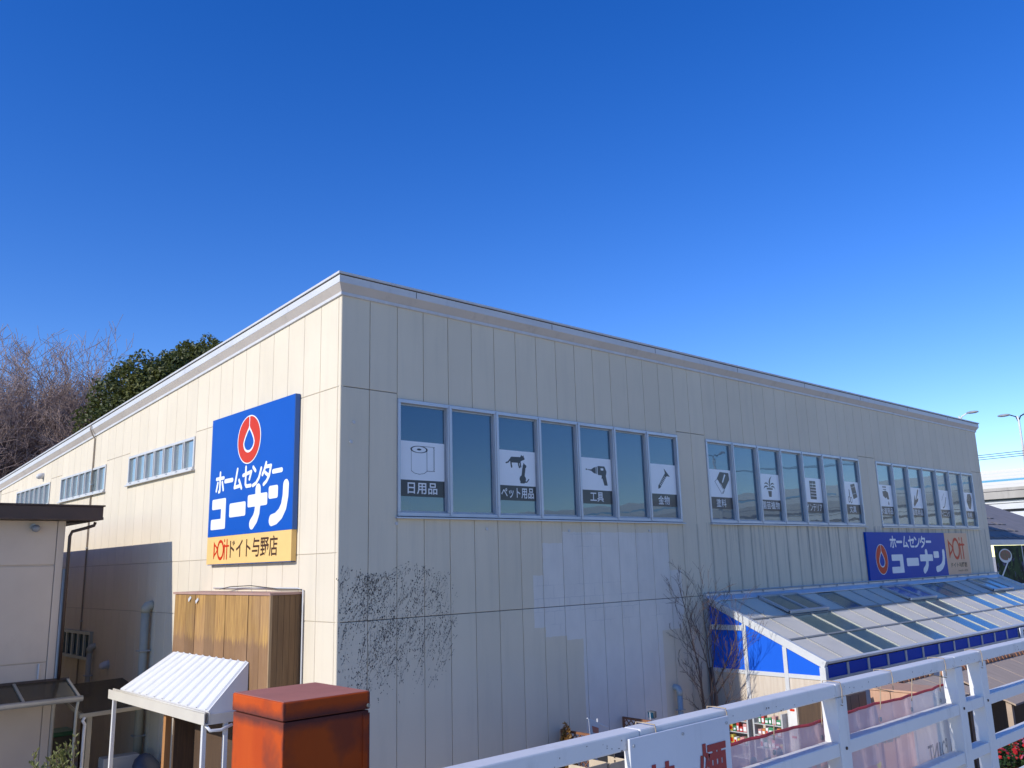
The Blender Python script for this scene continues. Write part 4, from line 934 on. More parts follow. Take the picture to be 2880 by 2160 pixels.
def banner(x0, x1, lab, prints):
    t = thing('net_banner', ((x0+x1)/2,-10.53,3.2), lab, 'banner', 'banners hung on the railing')
    m = MB(); nx, nz = 44, 12
    top = lambda x: 4.044+.004*math.cos(6*x)
    for i in range(nx):
        for k in range(nz):
            q = []
            for a, b in ((i,k),(i+1,k),(i+1,k+1),(i,k+1)):
                x = x0+(x1-x0)*a/nx; z = 3.22+(top(x)-3.22)*b/nz; q.append((x, ban_y(x,z), z))
            m.face(q)
    m.build('fabric', M_BAN, t, smooth=True)
    part('top_cord', M_CORD, t, lambda q: q.tube([(x0+(x1-x0)*i/20, ban_y(x0+(x1-x0)*i/20,4), top(x0+(x1-x0)*i/20)) for i in range(21)], .007, 6))
    n = int((x1-x0)/.42)+1
    for i in range(n):
        x = x0+.12+(x1-x0-.2)*i/max(1,n-1)
        part('hanging_tie', M_TIE, t, lambda q: q.tube([(x,ban_y(x,4)-.01,top(x)-.03),(x+.004,-10.535,4.10),(x,-10.546,4.17)], .0026, 5))
        part('eyelet', M_ALUD, t, lambda q: q.tube([(x,ban_y(x,3.97)-.004,3.965),(x,ban_y(x,3.97)-.008,3.965)], .012, 10))
    for polys, mm in prints:
        q = MB()
        for f in polys: q.face([(u, ban_y(u,v)-.004, v) for u, v in f])
        q.build('lettering' if mm is not M_CORD else 'print', mm, t)
    return t
def mirror(polys, c): return [[(2*c-u, v) for u, v in f][::-1] for f in polys]
b1 = []
for s in koonan(-4.25,3.78,-3.58,3.97): b1.append(s)
banner(-4.60, -3.54, 'faded pink net banner beside the red-lettered white board', [(mirror(iso_fill(b1, (-4.3,3.74,-3.5,4.02), 110), -3.915), M_BPALE)])
banner(-3.50, -2.12, 'pink and white net banner with reversed point lettering', [
    (mirror(letters('POINT', (-2.48,3.665,-2.17,3.755), .01), -2.325), M_BGREY),
    (mirror(iso_fill(homecenter(-3.2,3.84,-2.62,3.95), (-3.25,3.78,-2.55,3.99), 130), -2.91), M_BPALE)])

# ------------------------------------------------------------------ vegetation helpers
def rot_about(v, ax, a): return Matrix.Rotation(a, 3, ax) @ v
def bare_tree_mesh(seed, h, levels, kids, spread, trunk_r, twig_r, first=.28, upbias=.35, min_sides=3):  # trunk and limbs in one part, finer wood in the other
    rnd = random.Random(seed); T, C = MB(), MB()
    def grow(p, d, ln, r, lv):
        n = 4 if lv < 2 else (3 if lv < levels-1 else 2)
        pts, rad = [p], [r]; q = p.copy(); dd = d.copy()
        for i in range(n):
            dd = (dd+Vector((rnd.gauss(0,.13),rnd.gauss(0,.13),rnd.gauss(0,.08)+upbias*.10))).normalized()
            q = q+dd*ln/n; pts.append(q.copy()); rad.append(max(r*(1-.62*(i+1)/n), twig_r))
        (T if lv < 2 else C).tube(pts, rad, 7 if lv == 0 else (5 if lv < 2 else min_sides), cap=False)
        if lv >= levels: return
        k = kids[lv]
        for i in range(k):
            s = (first if lv == 0 else .25)+(1-(first if lv == 0 else .25))*(i+rnd.random()*.8)/k
            s = min(s, .99); j = min(int(s*n), n-1); b = pts[j].lerp(pts[j+1], s*n-j)
            ax = Vector((rnd.gauss(0,1),rnd.gauss(0,1),rnd.gauss(0,1))).normalized()
            perp = dd.cross(ax).normalized()
            a = math.radians(rnd.uniform(*spread))
            nd = (dd*math.cos(a)+perp*math.sin(a)); nd.z += upbias*.5; nd.normalize()
            grow(b, nd, ln*rnd.uniform(.50,.72), max(rad[j]*rnd.uniform(.45,.62), twig_r), lv+1)
    grow(Vector((0,0,-.05)), Vector((rnd.gauss(0,.03),rnd.gauss(0,.03),1)).normalized(), h*.55, trunk_r, 0)
    return T, C
def mesh_of(mb, name, m, smooth=True):
    me = bpy.data.meshes.new(name); me.from_pydata(mb.v, [], mb.f); me.materials.append(m)
    if smooth: me.polygons.foreach_set('use_smooth', [True]*len(me.polygons))
    me.update(); return me
M_BARK = mat('grey_bark', (.20,.165,.14), (.14,.115,.095), rough=.95, scale=6, stretch=(1,1,.4))
M_TWIG = mat('purplish_twigs', (.42,.31,.27), (.33,.24,.21), rough=.95, scale=2)
zel = []
for sd_ in (11, 23):
    T, C = bare_tree_mesh(sd_, 20, 5, [10,7,6,5,5], (22,58), .42, .0145, .28, .32)
    zel.append((mesh_of(T,'trunk',M_BARK), mesh_of(C,'crown',M_TWIG)))
def polar(az, dist): return (CAM.x+dist*math.sin(math.radians(az)), CAM.y+dist*math.cos(math.radians(az)), 0)
ZT_ = [(8.0,60,.86,0,.3,'tall bare tree leaning in at the far end beyond the beige house'),
       (11.2,62,.90,1,1.7,'broad bare tree with dark forked trunk behind the low end of the store roof'),
       (13.9,66,.93,0,3.9,'bare tree of rounded twiggy crown behind the store roof, next to the fork-trunked one'),
       (16.1,64,.84,1,5.2,'lower bare tree touching the evergreen behind the store roof'),
       (12.6,80,1.02,1,2.9,'far bare tree filling in behind the other bare trees')]
for az, ds, s, v, rz, lab in ZT_:
    t = thing('bare_tree', polar(az, ds), lab, 'tree', 'bare trees behind the store'); t.scale = (s,s,s); t.rotation_euler.z = rz
    for nm, me in zip(('trunk','crown'), zel[v]):
        o = bpy.data.objects.new(nm, me); COL.objects.link(o); o.parent = t
def leaf_cloud(m, lobes, n, size, seed, flat=.6):
    rnd = random.Random(seed); tot = sum(l[3]**2 for l in lobes)
    for l in lobes:
        cx, cy, cz_, r = l[:4]; rz = l[4] if len(l) > 4 else r
        for _ in range(int(n*l[3]**2/tot)):
            u = Vector((rnd.gauss(0,1),rnd.gauss(0,1),rnd.gauss(0,1))).normalized()
            k = rnd.uniform(.62,1.06)**.6*(1+.13*math.sin(5*u.x+3*u.z)+.10*math.sin(7*u.y+cx))
            p = Vector((cx+u.x*r*k, cy+u.y*r*k, cz_+u.z*rz*k))
            a = Vector((rnd.gauss(0,1),rnd.gauss(0,1),rnd.gauss(0,.7))).normalized(); b = (u+Vector((rnd.gauss(0,.6),rnd.gauss(0,.6),rnd.gauss(0,.6)))).cross(a).normalized()
            s = size*rnd.uniform(.6,1.3)
            m.face([p-a*s*.5, p+b*s*.3, p+a*s*.6, p-b*s*.3])
def leaf_mat(name, c1, c2, scale=.8, tr=.35):
    m, nt, bs = new_mat(name); g = N(nt, 'ShaderNodeNewGeometry')
    c = mixc(nt, ramp(nt, noise(nt, g.outputs['Position'], scale), .35, .65), c1, c2)
    hn = N(nt, 'ShaderNodeHueSaturation'); nt.links.new(math_n(nt,'MULTIPLY_ADD', g.outputs['Random Per Island'], .7, .65), hn.inputs['Value']); nt.links.new(c, hn.inputs['Color'])
    nt.links.new(hn.outputs[0], bs.inputs['Base Color']); bs.inputs['Roughness'].default_value = .5
    tl = N(nt, 'ShaderNodeBsdfTranslucent'); nt.links.new(hn.outputs[0], tl.inputs[0])
    mx = N(nt, 'ShaderNodeMixShader'); mx.inputs[0].default_value = tr; nt.links.new(bs.outputs[0], mx.inputs[1]); nt.links.new(tl.outputs[0], mx.inputs[2])
    nt.links.new(mx.outputs[0], nt.nodes['Material Output'].inputs[0]); return m
M_EVER = leaf_mat('evergreen_leaf', (.15,.15,.035), (.075,.095,.025))
def evergreen(az, ds, lobes, lab, n, seed, size=.23):
    p = Vector(polar(az, ds)); t = thing('evergreen_tree', p, lab, 'tree')
    m = MB(); leaf_cloud(m, [(p.x+a, p.y+b, c, *r) for a, b, c, *r in lobes], n, size, seed); m.build('crown', M_EVER, t)
    part('trunk', M_BARK, t, lambda q: (q.tube([(p.x,p.y,0),(p.x+.1,p.y,5),(p.x,p.y,11)], [.45,.36,.22], 8), [q.tube([(p.x,p.y,8),(p.x+a*.7,p.y+b*.7,c)], [.16,.05], 5, cap=False) for a, b, c, *r in lobes]), smooth=True)
rnd = random.Random(9)
evergreen(19.0, 56, [(-1.3,0,15.4,1.9),(-.2,.5,16.4,1.8),(.6,0,15,2.2),(-2.0,0,13.6,1.9),(1.4,.3,17.0,1.4),(-.6,-1,14,2.2),(.9,-.8,15.9,1.5)], 'dark rounded evergreen tree behind the store roof next to bare trees', 20000, 4)
evergreen(21.6, 58, [(0,0,17.6,1.9),(1.1,0,18.6,1.5),(-1.3,.2,17.3,1.5),(.2,-1,16.2,2.1),(1.7,.4,18.2,1.5),(-.4,0,18.3,1.2)], 'higher dark evergreen tree peaking just above the sloping roof edge', 17000, 5)
evergreen(10.6, 52, [(-1.5,0,7.6,2.2),(.4,0,7.0,1.8),(-2.8,0,7.2,2.0)], 'low dark evergreen tree at the foot of the bare trees', 6000, 6)

# sapling by the lean-to
M_SAP = mat('sapling_bark', (.17,.11,.085), (.11,.075,.06), rough=.9, scale=12, stretch=(1,1,.3))
t = thing('bare_sapling', (9.78,-.42,0), 'leafless multi-stemmed sapling growing at the lean-to corner', 'tree')
T, C = MB(), MB(); rnd = random.Random(21)
for s in range(4):
    x, y = 9.78+rnd.uniform(-.08,.08), -.42+rnd.uniform(-.08,.08)
    T.tube([(x,y,0),(x+rnd.uniform(-.06,.06),y,.9),(x+rnd.uniform(-.05,.05),y+rnd.uniform(-.04,.04),1.7),(x+rnd.uniform(-.1,.05),y,2.35)], [.05,.042,.036,.028], 6)
T.tube([(9.45,-.40,0),(9.44,-.42,1.2),(9.36,-.40,2.0),(9.30,-.4,2.6)], [.03,.026,.022,.016], 6)
def sap(p, d, ln, r, lv):
    n = 4; pts = [p]; q = p.copy(); dd = d.copy(); rad = [r]
    for i in range(n):
        dd = (dd+Vector((rnd.gauss(0,.10),rnd.gauss(0,.08),rnd.gauss(0,.05)+.03))).normalized(); q = q+dd*ln/n
        if q.y > -.06: q.y = -.06
        if q.x > 10.1 and q.y > -3.1:          # keep clear of the lean-to
            if q.z < gz(q.y)+.25: q.x = 10.1
        pts.append(q.copy()); rad.append(max(r*(1-.7*(i+1)/n), .0028))
    C.tube(pts, rad, 4, cap=False)
    if lv >= 3: return
    for i in range((6,4,3)[lv]):
        s = .15+.8*(i+rnd.random())/(6,4,3)[lv]; s = min(s,.97); j = int(s*n); b = pts[j].lerp(pts[j+1], s*n-j)
        ax = Vector((rnd.gauss(0,1),rnd.gauss(0,.7),rnd.gauss(0,.4))); pr = dd.cross(ax).normalized(); a = math.radians(rnd.uniform(18,48))
        nd = dd*math.cos(a)+pr*math.sin(a); nd.z += .22; sap(b, nd.normalized(), ln*rnd.uniform(.35,.6), max(rad[j]*.6,.003), lv+1)
for bx, by, bz, dx, dy, ln in ((9.75,-.42,2.2,.15,-.25,1.5),(9.72,-.42,2.1,-.35,-.1,1.9),(9.8,-.45,1.9,.1,-.55,1.7),(9.76,-.4,2.3,-.1,.05,1.6),(9.3,-.4,2.5,-.3,-.05,1.7),(9.4,-.42,1.5,-.55,-.3,1.5),(9.8,-.5,1.2,-.1,-.7,1.4),(9.42,-.4,1.0,-.6,-.2,1.3),(9.78,-.45,1.7,.15,-.75,1.5)):
    sap(Vector((bx,by,bz)), Vector((dx,dy,1)).normalized(), ln, .017, 0)
T.build('trunk', M_SAP, t, smooth=True); C.build('crown', M_SAP, t, smooth=True)

# leafy shrubs in pots by the awning
M_LAUREL = leaf_mat('laurel_leaf', (.30,.29,.085), (.19,.21,.06), 3)
M_POT = mat('terracotta_pot', (.30,.11,.05), (.25,.09,.04), rough=.8)
def upright_shrub(x, y, h, w, seed, lab, nst=22):
    rnd = random.Random(seed); t = thing('potted_shrub', (x,y,0), lab, 'shrub')
    part('pot', M_POT, t, lambda q: q.tube([(x,y,.002),(x,y,.5),(x,y,.55),(x,y,.55)], [.22,.30,.33,.28], 14), smooth=True)
    S, Lf = MB(), MB()
    for k in range(nst):
        a = rnd.uniform(0,6.28); r = w*rnd.random()**.6; hh = h*rnd.uniform(.72,1.0)*(1-.22*r/w)
        p0 = Vector((x+r*.25*math.cos(a),y+r*.25*math.sin(a),.5)); p1 = Vector((x+r*math.cos(a)*.75,y+r*math.sin(a)*.75,hh*.6)); p2 = Vector((x+r*math.cos(a),y+r*math.sin(a),hh))
        S.tube([p0,p1,p2], [.012,.008,.004], 4, cap=False)
        for i in range(75):
            s = rnd.uniform(.12,1.0); p = p0.lerp(p1, s*2) if s < .5 else p1.lerp(p2, s*2-1)
            b = rnd.uniform(0,6.28); d = Vector((math.cos(b)*.7,math.sin(b)*.7,rnd.uniform(.5,1.2))).normalized(); sd2 = d.cross(Vector((rnd.gauss(0,1),rnd.gauss(0,1),.3))).normalized()
            ln = rnd.uniform(.055,.10); q = p+Vector((rnd.gauss(0,.02),rnd.gauss(0,.02),0)); nn = d.cross(sd2)*.008
            Lf.face([q, q+d*ln*.45+sd2*ln*.22+nn, q+d*ln, q+d*ln*.45-sd2*ln*.22+nn])
    S.build('stems', M_SAP, t); Lf.build('foliage', M_LAUREL, t)
upright_shrub(-3.72, 1.5, 3.02, .38, 31, 'bushy potted evergreen shrub with small upright leaves beside the awning')
upright_shrub(-4.62, 1.6, 2.72, .30, 32, 'second potted shrub, only its leaf tips showing by the house wall')
t = thing('planter_edge', (-4.3,1.4,1.9), 'small rust-red timber sign edge between the potted shrubs', 'sign')
part('board', M_POT, t, lambda q: q.box(-4.55,-4.1,1.36,1.40,1.45,1.78)); part('stake', M_POT, t, lambda q: q.box(-4.36,-4.3,1.402,1.43,.002,1.7))

# ------------------------------------------------------------------ lattice screens, dry conifer and small flag by the front wall
M_LAT = mat('brown_lattice_timber', (.28,.12,.055), (.22,.09,.042), rough=.7, scale=6)
def lattice(x, ylen, h, lab):
    t = thing('lattice_screen', (x,-ylen/2,0), lab, 'trellis', 'lattice screens by the front wall')
    y0, y1 = -.03, -ylen
    for y in (y0-.02, y1+.02): part('stile', M_LAT, t, lambda q: q.box(x-.02,x+.02,y-.02,y+.02,.002,h))
    for z in (.06, h-.022): part('rail', M_LAT, t, lambda q: q.box(x-.018,x+.018,y1+.04,y0-.04,z-.022,z+.022))
    st = .13; a, b, c, d = y1+.04, y0-.04, .082, h-.044
    for sgn in (1,-1):
        k = a-(d-c) if sgn > 0 else a
        while k < (b if sgn > 0 else b+(d-c)):
            # line y = k + s, z = c + s*sgn.. clipped to the frame
            if sgn > 0: s0, s1 = max(0,a-k), min(d-c,b-k)
            else: s0, s1 = max(0,k-b), min(d-c,k-a)
            if s1-s0 > .04:
                p = lambda s: (x+.007*sgn, k+s*sgn if sgn > 0 else k-s, c+s)
                part('slat', M_LAT, t, lambda q: q.beam(p(s0), p(s1), .012, .022, (1,0,0)))
            k += st
lattice(5.12, .95, 1.60, 'brown lattice screen standing out from the wall beside the dry conifer')
lattice(7.0, .80, 1.59, 'brown lattice screen standing out from the wall beside the floodlight')
t = thing('dry_conifer', (4.95,-.35,0), 'small dry orange-brown conifer beside the lattice screen', 'shrub')
m = MB(); leaf_cloud(m, [(4.95,-.35,.7,.22,.5),(4.95,-.35,1.15,.17,.45),(4.96,-.35,1.5,.09,.26)], 2400, .07, 8); m.build('foliage', leaf_mat('dry_conifer_leaf', (.42,.24,.07), (.33,.17,.05), 6), t)
part('trunk', M_SAP, t, lambda q: q.tube([(4.95,-.35,0),(4.95,-.35,1.3)], [.03,.01], 6)); part('pot', M_POT, t, lambda q: q.tube([(4.95,-.35,.002),(4.95,-.35,.3)], [.14,.18], 12))
t = thing('small_flag', (4.55,-1.5,0), 'small red and green printed flag on a white pole by the wall', 'flag')
part('pole', M_AWN, t, lambda q: q.tube([(4.60,-1.5,.002),(4.60,-1.5,2.02)], .014, 8)); part('crossbar', M_AWN, t, lambda q: q.tube([(4.33,-1.5,2.06),(4.85,-1.52,1.84)], .011, 8))
M_FLAG = mat('flag_cloth', (.75,.73,.68), rough=.8)
fp = [(4.35,2.05),(4.62,1.945),(4.62,1.2),(4.42,1.2)]
part('cloth', M_FLAG, t, lambda q: q.hexa([(a,-1.515,b) for a, b in fp]+[(a,-1.51,b) for a, b in fp]))
fl = Plane((4.35,-1.515,1.2), (1,0,0), (0,0,1), (0,-1,0))
printed('print', [[(.10,.60),(.255,.56),(.255,.66),(.08,.72)],[(.09,.42),(.25,.36),(.255,.53),(.09,.57)]], fl, .003, mat('flag_red', (.62,.22,.13), rough=.8), t)
printed('print', [[(.06,.1),(.12,.1),(.10,.5),(.05,.55)]], fl, .003, mat('flag_green', (.06,.36,.12), rough=.8), t)
t = thing('floodlight', (7.08,-.78,1.5), 'small dark floodlight on top of the lattice screen', 'lamp')
part('bracket', M_ALU, t, lambda q: q.tube([(7.03,-.76,1.60),(7.03,-.76,1.75)], .014, 8)); part('head', mat('dark_grey_casing', (.09,.10,.11), rough=.4), t, lambda q: q.hexa([(7.05,-.85,1.62),(7.13,-.85,1.64),(7.13,-.70,1.64),(7.05,-.70,1.62),(7.03,-.87,1.76),(7.12,-.86,1.77),(7.12,-.69,1.77),(7.03,-.68,1.76)]), bevel=.01)
part('lens', M_GLASS, t, lambda q: q.hexa([(7.028,-.84,1.64),(7.04,-.84,1.63),(7.04,-.71,1.63),(7.028,-.71,1.64),(7.018,-.84,1.745),(7.029,-.84,1.745),(7.029,-.71,1.745),(7.018,-.71,1.745)]))

# ------------------------------------------------------------------ sales yard below the railing
M_CEDAR = mat('pink_cedar', (.58,.34,.21), (.50,.28,.17), rough=.7, scale=4, stretch=(4,4,.3))
M_GREYWOOD = mat('grey_weathered_plank', (.52,.39,.28), (.40,.30,.215), rough=.85, scale=5, stretch=(5,.4,1), dirt=.2)
M_TILE = mat('terracotta_ridge_tile', (.50,.22,.10), (.36,.15,.07), rough=.75, scale=9, dirt=.3)
def arbor(x0, x1, yr, zr, ye, ze, lab, n, back=True):
    t = thing('garden_arbor', ((x0+x1)/2,(yr+ye)/2,0), lab, 'arbor', 'timber garden arbors in the sales yard')
    w = (x1-x0)/n; rnd = random.Random(int(x0*10))
    for k in range(n):
        d = rnd.uniform(0,.02)
        part('plank', M_GREYWOOD, t, lambda q: q.hexa([(x0+w*k+.012,ye-d,ze),(x0+w*(k+1)-.012,ye-d,ze),(x0+w*(k+1)-.012,yr,zr),(x0+w*k+.012,yr,zr),(x0+w*k+.012,ye-d,ze+.03),(x0+w*(k+1)-.012,ye-d,ze+.03),(x0+w*(k+1)-.012,yr,zr+.03),(x0+w*k+.012,yr,zr+.03)]))
    m2 = int((x1-x0)/.2)
    for k in range(m2):
        a = x0+(x1-x0)*k/m2; d = rnd.uniform(-.012,.018)
        part('ridge_tile', M_TILE, t, lambda q: q.tube([(a,yr+.02,zr+.035+d),(a+(x1-x0)/m2*.97,yr+.02,zr+.045+d)], [.075,.06], 8))
    for px, py in ((x0+.12,yr-.05),(x1-.12,yr-.05),(x0+.12,ye+.12),(x1-.12,ye+.12)):
        zz = zr+(ze-zr)*(py-yr)/(ye-yr); part('post', M_GREYWOOD, t, lambda q: q.box(px-.045,px+.045,py-.045,py+.045,.002,zz-.003))
    part('back_boarding', M_WOODS, t, lambda q: q.box(x0+.18, x1-.18, yr-.02, yr+.0, .3, zr-.02))
arbor(9.35, 13.6, -5.9, 2.62, -7.0, 2.18, 'long timber arbor with grey plank roof and ragged terracotta ridge tiles', 4)
arbor(7.05, 8.75, -5.9, 2.66, -6.7, 2.46, 'short timber arbor with low grey plank roof next to the cedar cabinet', 3)
t = thing('cedar_cabinet', (6.6,-6.4,0), 'tall pale pinkish cedar cabinet standing in the sales yard', 'cabinet')
for k in range(3): part('board', M_CEDAR, t, lambda q: q.box(6.18,6.2,-6.95+.33*k,-6.63+.33*k,.02,2.72), bevel=.003)
part('body', M_WOODS, t, lambda q: q.box(6.202,6.9,-6.93,-5.97,.002,2.70)); part('top', M_CEDAR, t, lambda q: q.box(6.16,6.94,-6.97,-5.93,2.722,2.75))
t = thing('brown_locker', (5.4,-5.9,0), 'dark brown timber locker beside the cedar cabinet', 'cabinet')
for k in range(4): part('board', mat('dull_brown_board', (.17,.12,.09), (.13,.095,.07), rough=.8, scale=5, stretch=(5,5,.3)), t, lambda q: q.box(4.95+.26*k,5.20+.26*k,-6.0,-5.98,.02,2.72), bevel=.003)
part('body', M_WOODS, t, lambda q: q.box(4.95,5.99,-5.977,-5.4,.002,2.7))
# shelves with goods by the lean-to's end wall
M_SHELF = mat('shelf_grey', (.50,.50,.49), rough=.5)
def rack(x, y0, y1, lab, seed, h=1.48):
    rnd = random.Random(seed); t = thing('goods_rack', (x,(y0+y1)/2,0), lab, 'shelf', 'goods racks outside the lean-to')
    for y in (y0, y1-.04): part('upright', M_SHELF, t, lambda q: q.box(x,x+.35,y,y+.04,.002,h))
    zs = [.15,.45,.72,.98,1.22]
    for z in zs: part('shelf', M_SHELF, t, lambda q: q.box(x+.002,x+.348,y0+.041,y1-.041,z,z+.02))
    for z in zs[2:]:
        y = y0+.06; n = 0
        while y < y1-.16:
            w = rnd.uniform(.07,.13); hh = rnd.uniform(.13,.21); c = rnd.choice(GOODS)
            g = thing('goods_packet', (x+.1,y+w/2,z+.02), '%s packet on the goods rack %s' % (c[0], 'nearer the sapling' if y0 > -1.35 else 'beside the narrow pole banner'), 'package', 'packets on the goods racks')
            part('pack', c[1], g, lambda q: q.box(x+.02,x+.16,y,y+w-.012,z+.0205,z+hh), bevel=.012)
            part('print', c[2], g, lambda q: q.box(x+.017,x+.0195,y+.012,y+w-.024,z+.05,z+hh*.7))
            y += w
GOODS = [('red', mat('pack_red', (.55,.06,.05), rough=.4), M_SIGNWHITE), ('orange', mat('pack_orange', (.70,.25,.06), rough=.4), M_SIGNWHITE), ('green', mat('pack_green', (.06,.28,.12), rough=.4), M_SIGNWHITE), ('yellow', mat('pack_yellow', (.70,.55,.10), rough=.4), M_SIGNRED), ('pink', mat('pack_pink', (.66,.32,.30), rough=.4), M_SIGNWHITE), ('white', M_SIGNWHITE, M_SIGNRED)]
rack(9.80, -1.28, -.55, 'white goods rack of bright packets by the woodgrain end wall', 3)
rack(9.80, -2.15, -1.40, 'white goods rack beside the narrow red and white banner', 4)
t = thing('pole_banner', (9.9,-2.3,0), 'narrow white pole banner with red emblem by the lean-to end wall', 'banner')
part('pole', M_AWN, t, lambda q: q.tube([(9.97,-2.20,.002),(9.97,-2.20,2.0)], .012, 8))
part('cloth', M_FLAG, t, lambda q: q.hexa([(9.95,-2.42,.7),(9.955,-2.42,.7),(9.955,-2.22,.7),(9.95,-2.22,.7),(9.95,-2.42,1.98),(9.955,-2.42,1.98),(9.955,-2.22,1.98),(9.95,-2.22,1.98)]))
pb = Plane((9.95,-2.22,.7), (0,-1,0), (0,0,1), (-1,0,0))
printed('print', iso_fill([('ell',.1,1.15,.06,.075),('-ell',.1,1.14,.03,.045),('poly',[(.04,.3),(.16,.3),(.16,.34),(.04,.34)]),('poly',[(.04,.5),(.16,.5),(.16,.54),(.04,.54)]),('poly',[(.04,.85),(.16,.85),(.16,.9),(.04,.9)])], (0,.2,.2,1.3), 60), pb, .003, M_SIGNRED, t)
# flowers on benches
M_FOL = leaf_mat('bedding_leaf', (.05,.10,.025), (.03,.07,.02), 5)
PET = {'red': leaf_mat('red_petal', (.55,.02,.02), (.45,.02,.02), 5), 'yellow': leaf_mat('yellow_petal', (.70,.42,.03), (.62,.34,.03), 5), 'pink': leaf_mat('pink_petal', (.62,.16,.25), (.55,.12,.20), 5), 'white': leaf_mat('white_petal', (.72,.70,.66), (.66,.64,.60), 5)}
def flowers(x, y, z, col, seed, lab, r=.19):
    rnd = random.Random(seed); t = thing('flower_pot', (x,y,z), lab, 'plant', 'flower pots on the yard benches')
    part('pot', M_POT, t, lambda q: q.tube([(x,y,z+.001),(x,y,z+.15)], [.085,.12], 10))
    m = MB(); leaf_cloud(m, [(x,y,z+.26,r,.15)], 330, .06, seed); m.build('foliage', M_FOL, t)
    m = MB()
    for k in range(26):
        u = Vector((rnd.gauss(0,1),rnd.gauss(0,1),abs(rnd.gauss(0,1))+.1)).normalized(); c = Vector((x+u.x*r*1.02,y+u.y*r*1.02,z+.27+u.z*.17)); s = rnd.uniform(.02,.042)
        a = u.cross(Vector((.3,.1,1))).normalized(); b = u.cross(a)
        m.face([c+(a*math.cos(k2*1.2566)+b*math.sin(k2*1.2566))*s+u*.012*(k2%2) for k2 in range(5)])
    m.build('blossom', PET[col], t)
def bench(x0, x1, y0, y1, z, lab):
    t = thing('plant_bench', ((x0+x1)/2,(y0+y1)/2,0), lab, 'bench', 'timber plant benches')
    n = max(2, int((y1-y0)/.14))
    for k in range(n): part('slat', M_GREYWOOD, t, lambda q: q.box(x0,x1,y0+(y1-y0)*k/n+.008,y0+(y1-y0)*(k+1)/n-.008,z-.03,z))
    for x in (x0+.05,x1-.11):
        for y in (y0+.03,y1-.09): part('leg', M_GREYWOOD, t, lambda q: q.box(x,x+.06,y,y+.06,.002,z-.032))
bench(6.4, 10.6, -8.3, -7.4, 1.55, 'timber plant bench of red and yellow flowers in front of the long arbor')
bench(6.0, 10.6, -9.35, -8.5, 1.15, 'lower timber plant bench of mixed flowers nearest the deck')
rnd = random.Random(77)
for k in range(11):
    for j in range(2):
        c = rnd.choice(['red','red','pink','yellow','red']); x, y = 6.65+.37*k, -8.08+.45*j
        flowers(x+rnd.uniform(-.05,.05), y+rnd.uniform(-.04,.04), 1.551, c, 100+k*2+j, '%s flowers in a clay pot on the higher plant bench' % c)
for k in range(12):
    for j in range(2):
        c = rnd.choice(['yellow','yellow','red','white','pink']); x, y = 6.25+.37*k, -9.14+.42*j
        flowers(x+rnd.uniform(-.05,.05), y+rnd.uniform(-.04,.04), 1.151, c, 200+k*2+j, '%s flowers in a clay pot on the lower plant bench' % c)
t = thing('round_table', (8.3,-6.4,0), 'round dark green table top standing by the plant benches', 'table')
part('top', mat('grey_green_enamel', (.07,.09,.08), rough=.4), t, lambda q: q.tube([(8.3,-6.4,1.1),(8.3,-6.4,1.13)], .4, 24)); part('leg', M_ALUD, t, lambda q: q.tube([(8.3,-6.4,.002),(8.3,-6.4,1.098)], .03, 8)); part('base', M_ALUD, t, lambda q: q.tube([(8.3,-6.4,.003),(8.3,-6.4,.03)], .25, 16))
# things seen below the rail left of the board
t = thing('slatted_cabinet', (4.35,-2.3,0), 'near-black slatted cabinet by the front wall', 'cabinet')
part('body', M_DARK, t, lambda q: q.box(4.18,4.62,-2.25,-1.85,.002,1.62))
for k in range(13): part('slat', mat('charcoal_slat', (.06,.05,.045), rough=.7), t, lambda q: q.box(4.16,4.64,-2.275,-2.252,.05+.122*k,.14+.122*k))
t = thing('yellow_poster', (4.7,-2.4,1.0), 'yellow poster with purple flower on the end of the dark cabinet', 'poster')
part('sheet', mat('poster_yellow', (.55,.42,.13), (.50,.37,.11), rough=.6), t, lambda q: q.box(4.46,4.72,-2.31,-2.30,1.2,1.66)); part('stake', M_AWN, t, lambda q: q.box(4.58,4.60,-2.298,-2.28,.002,1.6))
printed('print', iso_fill([('ell',.13,.24,.05,.05),('ell',.09,.2,.035,.03),('ell',.17,.2,.035,.03),('ell',.13,.16,.03,.04)], (0,0,.26,.46), 40), Plane((4.46,-2.31,1.2),(1,0,0),(0,0,1),(0,-1,0)), .003, mat('poster_purple', (.14,.06,.25), rough=.6), t)
def crate(x, y, z, w, h, m, lab):
    t = thing('display_crate', (x,y,z), lab, 'crate', 'display crates by the front wall')
    for k in range(3): part('slat', m, t, lambda q: q.box(x-w/2,x+w/2,y-.2,y-.185,z+.002+h*k/3+.01,z+h*(k+1)/3-.01))
    for s in (-1,1): part('side', m, t, lambda q: q.box(x+s*w/2-.008,x+s*w/2+.008,y-.184,y+.2,z+.002,z+h))
    part('base', m, t, lambda q: q.box(x-w/2+.009,x+w/2-.009,y-.184,y+.2,z+.002,z+.02))
M_CRY = mat('pale_crate_wood', (.62,.50,.34), (.54,.42,.28), rough=.8, scale=6); M_CRR = mat('cedar_crate', (.55,.27,.13), rough=.8); M_CRW = mat('white_crate', (.70,.70,.68), rough=.6)
